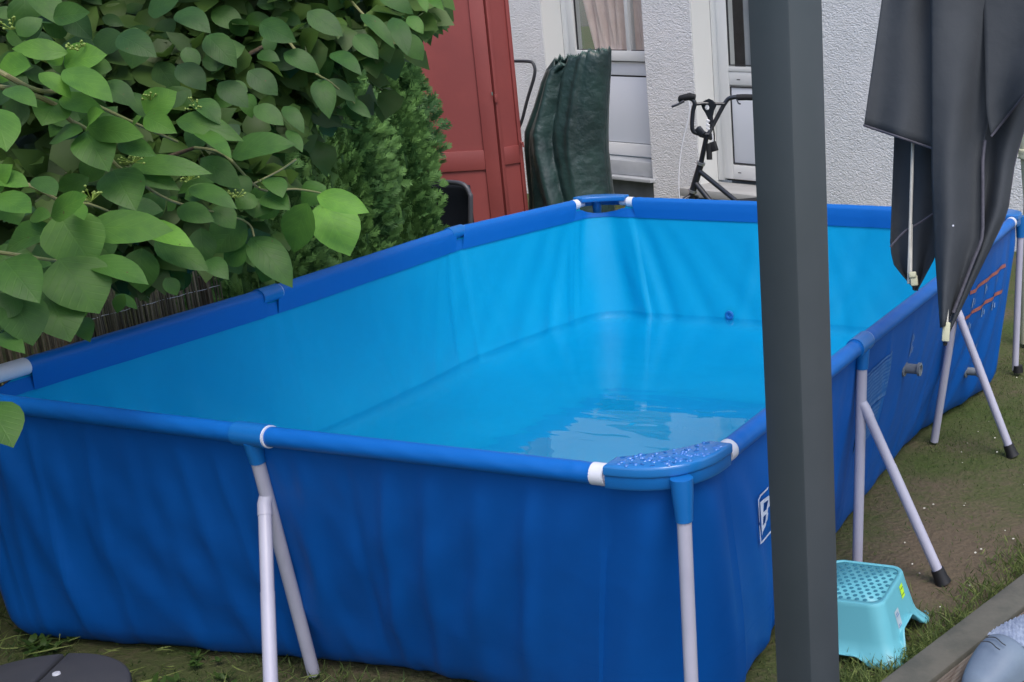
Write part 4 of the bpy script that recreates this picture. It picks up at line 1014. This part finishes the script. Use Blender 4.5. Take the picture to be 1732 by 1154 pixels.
def wheel(c, ax_):
    T = Matrix.Translation(c) @ ax_.to_track_quat('Z', 'Y').to_matrix().to_4x4()
    t = MB(); t.lathe([(0.215, -0.018), (0.236, -0.022), (0.248, -0.012), (0.252, 0), (0.248, 0.012), (0.236, 0.022), (0.215, 0.018)], n=48, T=T); wh = t.build('wheel', M['rubber'], bike)
    t = MB(); t.lathe([(0.217, -0.012), (0.205, -0.012), (0.203, 0.012), (0.217, 0.012)], n=48, T=T); t.build('rim', M['steel'], wh)
    t = MB()
    for k in range(20): a_ = 2*math.pi*k/20; t.tube([T @ Vector((0.02*math.cos(a_+.5), 0.02*math.sin(a_+.5), 0.02*(-1)**k)), T @ Vector((0.205*math.cos(a_), 0.205*math.sin(a_), 0))], 0.001, 4)
    t.tube([T @ Vector((0, 0, -.05)), T @ Vector((0, 0, .05))], 0.016, 12); t.build('spokes', M['steel'], wh)
wheel(frontc, side); wheel(rear, Vector((0.33, 0.94, 0)).normalized())
b = MB(); b.tube([ht_+ax*0.008, stem+ax*0.02], 0.0135, 14); b.beam(bq(1184, 226, -.02), bq(1204, 232, .03), 0.034, 0.036, .006); b.beam(bq(1188, 219, -.03), bq(1181, 226, -.03), .03, .05, .005); b.build('stem', M['bike'], bike)
hbm = MB()   # handlebar
hbm.tube([bq(1198, 228), bq(1180, 226, -.03), bq(1171, 218, -.05), bq(1172, 190, -.05), bq(1175, 174, -.05), bq(1165, 166, -.06), bq(1148, 170, -.07)], 0.0115, 12, smooth=5)
hbm.tube([bq(1198, 228), bq(1208, 208, .03), bq(1228, 172, .06), bq(1240, 165, .07), bq(1262, 164, .09), bq(1300, 166, .12)], 0.0115, 12, smooth=5)
hbm.tube([bq(1173, 177, -.05), bq(1190, 175, -.02), bq(1225, 176, .05)], 0.008, 10)
bar = hbm.build('handlebar', M['bike'], bike)
b = MB(); b.tube([bq(1176, 164, -.055), bq(1168, 163, -.06), bq(1151, 167, -.07), bq(1150, 168, -.07)], [.014, .0185, .0175, .014], 14); b.build('grip', M['rubber'], bar)
b = MB(); b.tube([bq(1246, 165, .075), bq(1262, 164.5, .09), bq(1302, 166, .12)], .0165, 14); b.build('grip', M['rubber'], bar)
b = MB(); b.tube([bq(1157, 171, -.09), bq(1146, 177, -.11), bq(1136, 181, -.12)], [.007, .0055, .006], 8); b.tube([bq(1246, 168, .06), bq(1249, 175, .04), bq(1252, 176, .03)], .004, 8); b.build('brake_lever', M['bike'], bar)
# centre plate with two round openings
def plate(pts, t=0.008):
    b = MB(); P0 = [bq(u, v, -0.01) for u, v in pts]; P1 = [bq(u, v, -0.01+t) for u, v in pts]; n_ = len(pts)
    b.add(P0+P1, [tuple(range(n_)), tuple(range(2*n_-1, n_-1, -1))]+[(i, n_+i, n_+(i+1) % n_, (i+1) % n_) for i in range(n_)]); return b
plate([(1185, 175), (1192, 170), (1199, 167), (1206, 170), (1211, 176), (1212, 179), (1208, 187), (1206, 197), (1207, 208), (1203, 215), (1199, 212), (1197, 200), (1192, 190), (1188, 184)]).build('number_plate', M['bike'], bar, smooth=False)
b = MB(); b.lathe([(0.013, 0), (0.001, 0.001)], n=16, T=Matrix.Translation(bq(1196, 182, -0.013)) @ Matrix.Rotation(R(90), 4, 'X')); b.build('plate_opening', M['stucco'], bar)
b = MB()
for v in (203, 210, 216): b.beam(bq(1195, v, -.03), bq(1200, v+3, -.03), .012, .012, .002)
b.tube([bq(1205, 226, -.03), bq(1206, 236, -.03), bq(1205, 242, -.03)], .003, 6); b.build('cable_clip', M['cable'], bike)
b = MB(); b.tube([bq(1199, 243, -.04), bq(1200, 270, -.04)], .0155, 12); b.beam(bq(1205, 240, -.03), bq(1210, 256, -.03), .03, .03, .004)
b.tube([bq(1206, 214, -.02), bq(1208, 228, -.02), bq(1208, 242, -.02)], .004, 8, smooth=3); b.build('lamp_holder', M['rubber'], bike)
b = MB(); b.tube([bq(1165, 172, -.08), bq(1167, 186, -.08), bq(1161, 215, -.08), bq(1154, 245, -.08), bq(1149, 285, -.08), bq(1149, 330, -.08), bq(1160, 380, -.05), hb-ax*.08], .0034, 6, smooth=6); b.build('brake_cable', M['cable'], bike)
b = MB(); b.tube([seat_j, seat_j+Vector((-.01, 0, .08))], .012, 10); sp = seat_j+Vector((0, 0, .09)); b.beam(sp+Vector((-.12, -.05, .005)), sp+Vector((.10, .05, .02)), .08, .03, .012); b.build('saddle', M['rubber'], bike)
b = MB(); b.tube([bb+side*.06, bb-side*.06], .02, 12); b.tube([bb+side*.06, bb+side*.06+Vector((.05, .02, -.12))], .008, 8); b.tube([bb-side*.06, bb-side*.06+Vector((-.05, -.02, .12))], .008, 8); b.build('crank', M['steel'], bike)

# ------------------------------------------------------------------ black chair behind the hedge
cy_ = 3.45
ch = empty('garden_chair', aty(765, 345, cy_).to_2d().to_3d(), 0, 'black garden chair with rounded grey back frame by the hedge', 'chair')
pts = [aty(u, v, cy_) for u, v in ((715, 520), (716, 330), (719, 312), (735, 308.5), (770, 309), (786, 314), (794, 328), (796, 350), (795, 520))]
for q in (pts[0], pts[-1]): pass
b = MB(); b.tube([Vector((pts[0].x, pts[0].y, 0.0))]+pts[1:-1]+[Vector((pts[-1].x, pts[-1].y, 0.0))], 0.0125, 12, smooth=4); b.build('back_frame', M['chairf'], ch)
b = MB(); P = []
xl, xr, zt_ = pts[1].x+.012, pts[-2].x-.014, pts[4].z-.016
for i in range(13):
    z = 0.34+(zt_-0.34)*i/12; P.append([Vector((xl+(xr-xl)*j/10, cy_+.02+0.03*math.sin(math.pi*j/10), z)) for j in range(11)])
b.grid(P); o = b.build('backrest', M['chairb'], ch); o.modifiers.new('t', 'SOLIDIFY').thickness = .01
b = MB(); b.box(((xl+xr)/2, cy_-0.2, 0.34), (xr-xl+.02, 0.40, 0.03), bev=.01); b.build('seat', M['chairb'], ch)
for s_ in (xl, xr): b = MB(); b.tube([(s_, cy_-.38, 0.33), (s_, cy_-.42, 0)], .011, 10); b.build('leg', M['chairf'], ch)

# ------------------------------------------------------------------ reed screen
random.seed(21)
def stems(fn, count, name, m_, parent=None):
    b = MB(); T = []
    for k in range(count):
        base_, h, r_, tone, lean = fn(k); n0 = len(b.f)
        b.tube([base_, base_+Vector((lean[0]*.5, lean[1]*.5, h*.5)), base_+Vector((lean[0], lean[1], h))], [r_, r_, r_*.7], 5, cap=False)
        for f_ in range(len(b.f)-n0): T += [(tone, 0)]*4
    b.uv['tone'] = T; return b.build(name, m_, parent)
scr = empty('reed_screen', (-2.38, 0.9, 0), 0, 'weathered reed mat screen along the left side of the pool', 'fence')
def rf(k):
    y = -0.75+2.0*k/400; return Vector((-2.40+rnd(-.008, .008)-.03*math.sin(y*2), y, 0)), 0.70+rnd(-.05, .03), rnd(.0022, .004), random.random(), (rnd(-.01, .01), rnd(-.012, .012))
stems(rf, 400, 'reed_mat', M['reed'], scr)
b = MB()
for z in (0.12, 0.4, 0.62): b.tube([(-2.393-.03*math.sin(y*2)+.006*math.sin(y*60), y, z) for y in np.linspace(-.75, 1.25, 60)], .0012, 5)
b.build('binding_wire', M['steel'], scr)
for y in (-0.7, 0.25, 1.2): b = MB(); b.tube([(-2.43, y, 0), (-2.43, y, .66)], .018, 10); b.build('stake', M['bark'], scr)

# ------------------------------------------------------------------ leaves
LEAFP = [(0.0, 0.02), (0.05, 0.30), (0.13, 0.62), (0.24, 0.87), (0.38, 1.0), (0.53, 0.98), (0.67, 0.84), (0.79, 0.61), (0.88, 0.37), (0.95, 0.15), (1.0, 0.0)]
class Foliage:
    def __init__(s): s.v = []; s.f = []; s.t = []; s.l = []
    def leaf(s, a, tip, nrm, w_, tone, curl=0.10, fold=0.18, simple=False, wob=0.0):
        ax_ = tip-a; L = ax_.length; ax_ = ax_/L; sd__ = ax_.cross(nrm)
        if sd__.length < 1e-5: return
        sd__.normalize(); up = sd__.cross(ax_)
        prof = LEAFP if not simple else [(0, 0.03), (0.3, 0.95), (0.62, 0.85), (1, 0.0)]
        o_ = len(s.v); c = 0
        for t, ww in prof:
            cz = curl*L*(math.sin(math.pi*t)*0.5-t*t*0.7); m_ = a+ax_*(t*L)+up*cz; hw = ww*w_/2
            e = fold*hw
            wv = wob*math.sin(t*9)*hw
            s.v += [m_-sd__*hw+up*(e+wv), m_, m_+sd__*hw+up*(e-wv)]
        n_ = len(prof)
        for i in range(n_-1):
            for j in (0, 1):
                q = o_+i*3+j; s.f.append((q, q+1, q+4, q+3)); s.t += [(tone, 0)]*4
                u0, u1 = prof[i][0], prof[i+1][0]; w0, w1 = prof[i][1], prof[i+1][1]; sgn = (-1, 0, 1)
                s.l += [(u0, sgn[j]*w0), (u0, sgn[j+1]*w0), (u1, sgn[j+1]*w1), (u1, sgn[j]*w1)]
    def build(s, name, m_, parent):
        b = MB(); b.v = s.v; b.f = s.f; b.m = [0]*len(s.f); b.uv = {'tone': s.t, 'leaf': s.l}; return b.build(name, m_, parent, auto=0)
random.seed(77)
HERO = [ # base, tip, width (pixels), tone 0..1; high tones paint in the sun's backlight
(108,110,177,90,46,.62),(108,118,190,170,42,.45),(115,90,18,80,30,.55),(52,112,-14,128,50,.60),(104,110,72,78,26,.75),(66,124,122,162,27,.70),(95,168,72,210,46,.42),(100,168,176,188,30,.62),
(-18,182,12,248,52,.45),(140,222,78,238,40,.30),(145,222,180,284,54,.34),(148,214,242,230,40,.34),(150,216,168,186,34,.52),(245,192,297,154,44,.55),(245,196,294,222,32,.48),(225,225,236,196,26,.5),
(298,204,408,232,36,.28),(330,222,392,262,28,.30),(392,264,494,238,46,.24),(222,282,352,286,34,.34),(218,290,300,316,34,.30),(192,288,228,352,58,.30),(340,268,406,316,36,.25),(300,334,282,357,22,.35),
(312,336,374,320,30,.28),(320,318,398,346,32,.26),(438,336,430,368,42,.28),(446,330,488,352,36,.28),(430,330,400,352,30,.26),(-12,300,48,312,36,.50),(-12,332,52,358,44,.46),(-12,322,16,278,38,.5),(-6,342,32,378,46,.42),
(86,366,146,330,42,.42),(124,344,142,370,22,.50),(86,366,46,366,24,.42),(98,362,158,450,78,.42),(146,384,292,388,56,.40),(228,384,326,412,38,.80),(96,394,-4,422,50,.30),(8,440,62,506,62,.28),(100,438,168,528,84,.32),
(150,440,250,476,44,.32),(240,420,238,496,46,.22),(262,408,352,456,40,.22),(340,386,346,450,34,.24),(412,368,362,428,56,.25),(422,418,374,442,40,.22),(424,402,494,482,46,.25),(72,480,118,574,72,.20),(20,498,56,582,62,.24),
(-10,568,40,592,30,.30),(-30,684,22,748,64,.26),(196,498,232,522,16,.24),(210,498,196,530,18,.22),(544,344,592,430,66,.88),(536,332,624,358,36,.80),(552,316,506,344,36,.34),(520,344,494,428,52,.28),(470,326,424,366,46,.27),
(540,134,557,197,31,.20),(556,134,602,172,22,.18),(586,168,628,199,18,.2),(480,180,514,222,22,.2),(486,220,512,255,18,.22),(690,28,716,56,20,.35),(680,58,716,102,30,.25),(610,24,668,76,22,.2),(664,30,690,88,28,.2),(726,-6,748,14,15,.4),(710,-10,722,20,14,.42),
(455,300,478,330,30,.26),(395,300,420,332,32,.22),(360,352,398,385,34,.22),(300,352,360,372,32,.24),(60,300,95,330,30,.20),(200,240,262,262,30,.24),(10,150,60,175,30,.35),(30,60,70,30,28,.22),(90,30,150,20,34,.2),
(440,40,500,70,34,.16),(350,60,398,110,38,.14),(300,20,352,48,36,.14),(200,60,260,90,40,.13),(520,20,580,60,34,.16),(560,90,610,120,26,.18),(420,120,470,160,34,.14),(480,90,540,120,30,.15),(370,140,420,180,34,.15),(300,110,348,150,36,.13),(250,20,300,0,36,.13),
(640,-10,700,20,30,.2),(600,60,640,100,28,.18),(330,170,372,205,32,.18),(430,180,480,210,30,.2),(30,500,-14,540,40,.2),(280,470,300,500,22,.2),(130,540,150,572,30,.16),(350,440,385,470,28,.22),(460,440,440,478,30,.22)]
dog = empty('dogwood_shrub', (-2.75, 0.55, 0), 0, 'leafy dogwood shrub whose branches hang over the pool corner', 'shrub')
F = Foliage()
def hd(x, y): return 2.25+0.00165*max(0, x)+0.0004*max(0, 300-y)
cc = Vector(CAM); UPV = Vector((0, 0, 1))
def jit(k): return Vector((rnd(-k, k), rnd(-k, k), rnd(-k, k)))
for (x0_, y0h, x1_, y1_, wp, tone) in HERO:
    d = hd(x0_, y0h)+rnd(-.06, .06); d2 = d-rnd(-0.02, 0.05)
    a, t = at(x0_, y0h, d), at(x1_, y1_, d2); view = (cc-a).normalized()
    F.leaf(a, t, (view*0.8+UPV*0.55+jit(.28)).normalized(), wp*d/FPX*1.25, min(1, max(0, tone+rnd(-.05, .05))), curl=rnd(.04, .2), fold=rnd(.05, .3), wob=.06)
F.build('hanging_leaves', M['leaf'], dog)
# branches that carry them
def br(pts, r0, r1, m_=M['twig'], name='branch'):
    P = [at(x, y, hd(x, y)+0.02+dd_) for x, y, dd_ in pts]; n_ = len(P); b = MB(); b.tube(P, [r0+(r1-r0)*i/(n_-1) for i in range(n_)], 8, smooth=5); b.build(name, m_, dog)
br([(-60, 90, .3), (0, 122, 0), (60, 152, 0), (120, 160, 0), (220, 205, 0), (300, 240, .02)], .006, .0028)
br([(-60, 150, .3), (20, 150, .05), (95, 178, .02), (118, 203, .02), (150, 222, .02), (190, 272, 0), (212, 290, 0), (290, 340, 0), (410, 372, 0), (430, 400, 0)], .006, .0022)
br([(-60, 300, .3), (40, 310, .1), (120, 350, .05), (150, 345, .0), (250, 385, 0)], .005, .002)
br([(-60, 420, .3), (20, 430, .05), (110, 443, .0), (200, 450, 0)], .005, .002)
br([(330, 250, .2), (380, 262, .05), (440, 320, 0), (500, 320, 0), (552, 330, 0), (546, 345, 0)], .004, .0018)
br([(400, 325, .02), (470, 290, .1), (500, 270, .2)], .002, .003)
br([(560, -40, .3), (610, 20, .05), (668, 75, 0)], .005, .002)
br([(480, 60, .2), (530, 120, 0), (560, 140, 0), (600, 175, 0)], .004, .0016)
# berry umbels
for (x, y, s_) in ((20, 50, 1), (255, 170, .7), (335, 185, 1), (225, 275, .9), (155, 340, 1.1), (455, 320, 1), (320, 305, .8), (130, 85, .7), (400, 335, .8)):
    b = MB(); d = hd(x, y)-.03; o_ = at(x, y, d)
    for k in range(16):
        v = Vector((rnd(-1, 1), rnd(-1, 1), rnd(-.1, 1))).normalized()*rnd(.018, .032)*s_; b.tube([o_, o_+v], .0007, 4); q = o_+v
        b.tube([q-UPV*.0026, q, q+UPV*.0026], [.001, .003, .001], 6)
    b.build('berry_cluster', M['berry'], dog)
# trunk and limbs
b = MB(); root = Vector((-2.75, 0.45, 0))
b.tube([root, root+Vector((.02, .03, .5)), root+Vector((.05, .05, 1.1)), root+Vector((0, .15, 1.8))], [.045, .036, .028, .015], 10, smooth=4)
b.tube([root+Vector((.05, 0, 0)), root+Vector((.18, -.1, .6)), root+Vector((.3, -.2, 1.2)), root+Vector((.42, -.25, 1.7))], [.03, .024, .018, .01], 10, smooth=4)
b.tube([root+Vector((-.05, .05, 0)), root+Vector((-.15, .3, .7)), root+Vector((-.2, .6, 1.4)), root+Vector((-.2, .9, 2.0))], [.035, .028, .02, .01], 10, smooth=4)
for e in ((-60, 90), (-60, 150), (-60, 300), (-60, 420)):
    q = at(e[0], e[1], hd(e[0], e[1])+.32); b.tube([root+Vector((.15, -.05, .55)), (root+q)/2+Vector((0, 0, .5)), q], [.016, .011, .006], 8, smooth=4)
for e in ((330, 250, .22), (560, -40, .32), (480, 60, .22)):
    q = at(e[0], e[1], hd(e[0], e[1])+e[2]); b.tube([root+Vector((.05, .05, 1.0)), (root+q)/2+Vector((0, 0, .45)), q], [.018, .012, .004], 8, smooth=4)
b.build('trunk', M['bark'], dog)
# crown: clumps of leaves through the volume
def clump(F, c, r, n_, L, tone, asp=0.72, view_bias=.3):
    for k in range(n_):
        v = Vector((rnd(-1, 1), rnd(-1, 1), rnd(-1, 1)))
        if v.length > 1: v.normalize(); v *= rnd(.6, 1)
        p = c+Vector((v.x*r[0], v.y*r[1], v.z*r[2])); dr_ = (v*0.7+Vector((rnd(-1, 1), rnd(-1, 1), rnd(-1.0, .25)))).normalized(); l = L*rnd(.6, 1.2)
        F.leaf(p, p+dr_*l, (UPV*.8+(cc-p).normalized()*view_bias+jit(.6)).normalized(), l*asp*rnd(.85, 1.15), min(1, max(0, tone+rnd(-.25, .3))), curl=rnd(0, .3), fold=rnd(0, .35), simple=True)
F = Foliage(); random.seed(15)
for (x, y, d, rx, ry, rd, n_, tn) in ((40, 60, 3.25, 120, 130, .22, 260, .35), (180, 60, 3.4, 130, 120, .25, 300, .3), (330, 60, 3.5, 130, 120, .25, 300, .3), (470, 50, 3.6, 120, 110, .25, 280, .3), (590, 20, 3.65, 95, 90, .22, 200, .35),
        (60, 200, 3.3, 120, 90, .2, 170, .28), (230, 200, 3.45, 120, 90, .22, 220, .3), (360, 190, 3.55, 100, 90, .22, 220, .3), (470, 140, 3.6, 70, 70, .2, 130, .3), (60, 380, 3.1, 100, 100, .15, 120, .25), (220, 360, 3.2, 110, 80, .15, 150, .28), (345, 330, 3.35, 80, 80, .18, 150, .28),
        (655, 20, 3.65, 60, 62, .15, 90, .4), (120, -160, 3.5, 260, 130, .5, 420, .4), (430, -160, 3.7, 260, 130, .5, 420, .4), (0, 500, 3.0, 60, 60, .15, 60, .25), (330, 410, 3.35, 90, 45, .1, 70, .25)):
    c = at(x, y, d); k_ = d/FPX
    for q in range(max(1, n_//28)):
        cc2 = c+Vector(CR)*rnd(-1, 1)*rx*.75*k_+Vector(CU)*rnd(-1, 1)*ry*.75*k_+Vector(CF)*rnd(-1, 1)*rd
        s_ = rnd(.10, .17); clump(F, cc2, (s_, s_, s_*.7), 26, .098, tn+rnd(-.2, .25), view_bias=.7)
random.seed(66)
for k in range(210):  # unseen clumps left of the view, added to shade the near pool wall
    x, y, z = rnd(-3.3, -1.3), rnd(-2.0, .2), rnd(.35, 2.4)
    if y > -1.98+(1.09-x)*.70-.42: continue
    clump(F, Vector((x, y, z)), (.2, .2, .15), 26, .10, .35, view_bias=.3)
F.build('crown', M['leafb'], dog)
F = Foliage(); random.seed(92)      # large front leaves between the traced ones
for k in range(400):
    x, y = rnd(-60, 700), rnd(-120, 560)
    if (x < 110 and 180 < y < 330) or y > 560-0.62*x or (x > 500 and y > 130-0.5*(x-500)) or (x > 420 and y > 240): continue
    d = hd(x, y)+rnd(.2, .85); a = at(x, y, d); an = rnd(0, 2*math.pi)
    t = a+(Vector(CR)*math.cos(an)+Vector(CU)*(math.sin(an)*.7-.35)+Vector(CF)*rnd(-.3, .3)).normalized()*rnd(.055, .105)
    F.leaf(a, t, ((cc-a).normalized()*.8+UPV*.5+jit(.45)).normalized(), (t-a).length*rnd(.58, .78), rnd(.0, .30), curl=rnd(.02, .25), fold=rnd(.05, .3), wob=.05)
for k in range(46):      # a fringe just above the rail
    x = rnd(-30, 440); y = 548-.26*x-rnd(10, 95); d = 3.0+.0012*x+rnd(-.1, .15); a = at(x, y, d); an = rnd(-2.4, -.7)
    t = a+(Vector(CR)*math.cos(an)+Vector(CU)*math.sin(an)+Vector(CF)*rnd(-.3, .3)).normalized()*rnd(.05, .09)
    F.leaf(a, t, ((cc-a).normalized()*.8+UPV*.5+jit(.4)).normalized(), (t-a).length*rnd(.5, .72), rnd(.0, .35), curl=rnd(.02, .25), fold=rnd(.05, .3), wob=.05)
F.build('outer_leaves', M['leaf'], dog)

# second, larger tree further back on the left
tree = empty('garden_tree', (-4.4, 2.2, 0), 0, 'dark green leafy tree behind the dogwood and the conifers', 'tree')
b = MB(); b.tube([(-4.4, 2.2, 0), (-4.38, 2.2, .8), (-4.45, 2.15, 1.6), (-4.4, 2.25, 2.6)], [.09, .075, .06, .03], 12, smooth=4)
for k in range(9):
    a_ = k*2.4; q = Vector((-4.42, 2.18, .9+.17*k)); e = q+Vector((math.cos(a_)*.8, math.sin(a_)*.8, .45)); b.tube([q, (q+e)/2+Vector((0, 0, .1)), e], [.03, .02, .008], 8, smooth=3)
b.build('trunk', M['bark'], tree)
F = Foliage(); random.seed(31)
for k in range(150):
    while True:
        v = Vector((rnd(-1, 1), rnd(-1, 1), rnd(-1, 1)))
        if .35 < v.length < 1: break
    c = Vector((-4.55+v.x*1.0, 2.05+v.y*1.35, 1.45+v.z*1.15)); 
    if c.z < .35: continue
    clump(F, c, (.2, .2, .14), 34, .10, .3+rnd(-.2, .25), view_bias=.3)
F.build('crown', M['leafb'], tree)

# ------------------------------------------------------------------ conifers
random.seed(9)
class Scales(Foliage):
    def dia(s, a, e, nrm, w_, tone):
        ax_ = e-a; sd__ = ax_.cross(nrm)
        if sd__.length < 1e-6: return
        sd__.normalize(); o_ = len(s.v); m_ = a+ax_*.45; s.v += [a, m_+sd__*w_*.5, e, m_-sd__*w_*.5]; s.f.append((o_, o_+1, o_+2, o_+3)); s.t += [(tone, 0)]*4; s.l += [(0, 0)]*4
def spray_mesh():
    F = Scales(); H, Rr = 1.75, 0.30
    for k in range(9500):
        h = random.random()**0.85; z = .05+h*H; prof = Rr*(1-max(0, h-.45)**1.6*1.9); a_ = rnd(0, 2*math.pi)
        lump = 1+.12*math.sin(3*a_+5*h*H)+.10*math.sin(7*a_-9*h)+.08*math.sin(13*a_+17*h); rr = max(.03, prof)*lump*rnd(.66, 1.0)
        o_ = Vector((rr*math.cos(a_), rr*math.sin(a_), z)); out = (Vector((math.cos(a_), math.sin(a_), rnd(.2, 1.2)))+jit(.25)).normalized()
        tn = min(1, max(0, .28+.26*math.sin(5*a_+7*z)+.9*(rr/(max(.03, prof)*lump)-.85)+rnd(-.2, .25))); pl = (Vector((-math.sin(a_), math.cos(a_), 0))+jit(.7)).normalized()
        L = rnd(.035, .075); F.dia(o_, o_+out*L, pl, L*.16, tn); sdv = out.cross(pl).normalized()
        for s_ in (-1, 1):
            for q in (.08, .28, .48, .66):
                p = o_+out*L*q; F.dia(p, p+(out*.85+sdv*s_*.65+jit(.2)).normalized()*L*(.66-.5*q), pl, L*.13, min(1, tn+.15*q))
    return F
con = empty('conifer', (0, 0, 0), 0, 'columnar thuja nearest the red cabinet', 'conifer', 'thuja hedge conifers behind the reed screen')
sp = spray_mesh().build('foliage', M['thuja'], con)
b = MB(); b.tube([(0, 0, 0), (.01, 0, .8), (0, .01, 1.6)], [.03, .022, .008], 8); b.build('trunk', M['bark'], con)
b = MB(); b.lathe([(0.02, .06), (.21, .12), (.23, .6), (.20, 1.1), (.10, 1.5), (.01, 1.7)], n=20); b.build('inner_foliage', M['thuja'], con)
for ob in kids(con):
    if ob.name.startswith('inner'): 
        l = ob.data.uv_layers.new(name='tone')
spots = [(-3.25, 3.02, 0, 1.0, None), (-3.12, 2.50, 1.7, 1.0, 'columnar thuja in the middle of the hedge, with lighter tips'), (-3.02, 1.98, 3.1, .86, 'lower thuja conifer behind the long pool side near the shrub'), (-3.75, 2.75, 4.4, 1.12, 'taller thuja conifer at the back of the hedge')]
for k, (x, y, rz_, s_, lb) in enumerate(spots):
    o = con if k == 0 else copy_tree(con)
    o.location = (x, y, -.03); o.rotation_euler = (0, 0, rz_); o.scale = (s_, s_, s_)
    if lb: o['label'] = lb

# ------------------------------------------------------------------ grass, petals
random.seed(40)
F = Foliage()
def blade(p, h, lean, w_, tone):
    F.leaf(p, p+Vector((lean[0], lean[1], h)), Vector((rnd(-1, 1), rnd(-1, 1), .2)), w_, tone, curl=rnd(-.4, .4), fold=.1, simple=True)
def kd_dist(x, y): return (Vector((x, y, 0))-K0).dot(kn)
cnt = 0
while cnt < 15000:       # right-hand strip; thick along the kerb, thin on the trodden soil
    y = rnd(0.1, 4.6); x = rnd(-0.12, 1.0); dk = -kd_dist(x, y)
    if dk < -0.004 or dk > 1.2: continue
    dens = 0.10+0.35*sm((Vector((x-.3, (y-1.15)*.7, 0)).length-.38)/.2)+0.9*math.exp(-(dk/0.085)**2)+0.25*sm((y-1.5)/.7)+(.7 if y < .5 and x > .05 else 0)
    dens *= .5+.9*max(0, math.sin(9*x+4*y)*math.sin(7*y-3*x))+.25
    if random.random() > dens: continue
    near_ = math.exp(-(dk/0.11)**2); h = rnd(.006, .016)+near_*rnd(.008, .04)
    blade(Vector((x, y, gz(x, y)-.008)), h, (rnd(-.5, .5)*h*1.6, rnd(-.5, .5)*h*1.6), rnd(.0015, .003), min(1, rnd(.0, .45)+near_*.28)); cnt += 1
for k in range(10500):
    if k < 8600: o_ = K0+kd*rnd(-.5, 2.8)-kn*abs(random.gauss(0, .075)); big = 1-min(1, -kd_dist(o_.x, o_.y)/.18)
    else: o_ = Vector((rnd(.12, .36), rnd(.28, .56), 0)); big = .5
    if -kd_dist(o_.x, o_.y) < .002: continue
    if math.sin(o_.y*23)*math.sin(o_.y*11+2) < -.45 and random.random() < .7: continue
    h = rnd(.012, .030)+big*rnd(0, .034); a_ = rnd(0, 6.28); ln = rnd(.3, 1.6)*h
    blade(Vector((o_.x, o_.y, gz(o_.x, o_.y)-.008)), h, (math.cos(a_)*ln, math.sin(a_)*ln), rnd(.002, .0038), min(1, rnd(.1, .6) if k % 5 else rnd(.7, 1)))
for k in range(7000):     # near left edge
    x = rnd(-2.5, -.45); y = rnd(-.75, .12)
    if abs(y-.03) < .02 or (Vector((x, y, 0))-Vector((dc.x, dc.y, 0))).length < RW: continue
    h = rnd(.012, .05)*(.6+.4*math.sin(5*x)); blade(Vector((x, y, gz(x, y)-.008)), h, (rnd(-1, 1)*h, rnd(-1, 1)*h), rnd(.002, .004), rnd(0, .45))
for k in range(420):
    x = rnd(-2.3, -.5); y = rnd(-.5, .05); blade(Vector((x, y, .012)), .004, (rnd(-.09, .09), rnd(-.09, .09)), .0035, rnd(.7, 1))
tag(F.build('grass', M['grassb'], None), kind='stuff')
F = Foliage()
for k in range(420):
    x, y = rnd(-2.3, -.55), rnd(-.45, .06)
    if (Vector((x, y, 0))-Vector((dc.x, dc.y, 0))).length < RW+.03 or math.sin(7*x)*math.sin(5*x+9*y) < -.2: continue
    p = Vector((x, y, gz(x, y)-.004)); n_ = random.randint(3, 5); a0 = rnd(0, 6); L = rnd(.014, .034)
    for q in range(n_):
        a_ = a0+6.28*q/n_; F.leaf(p, p+Vector((math.cos(a_), math.sin(a_), rnd(.2, .9)))*L, (UPV+jit(.3)).normalized(), L*rnd(.4, .7), rnd(0, .45), curl=rnd(-.1, .3), fold=.15, simple=True)
tag(F.build('ground_weeds', M['leafb'], None), kind='stuff')
b = MB()
for k in range(60):
    y = rnd(.5, 3.2); x = rnd(0.0, .6)
    if -kd_dist(x, y) < .03: continue
    r_ = rnd(.0018, .0042); b.lathe([(r_, 0), (r_*.6, .001), (.0001, .0016)], n=6, T=Matrix.Translation((x, y, gz(x, y)-.004)) @ Matrix.Rotation(rnd(-.4, .4), 4, 'X'))
tag(b.build('fallen_petals', M['petal'], None), kind='stuff')
print('objects', len(bpy.data.objects))
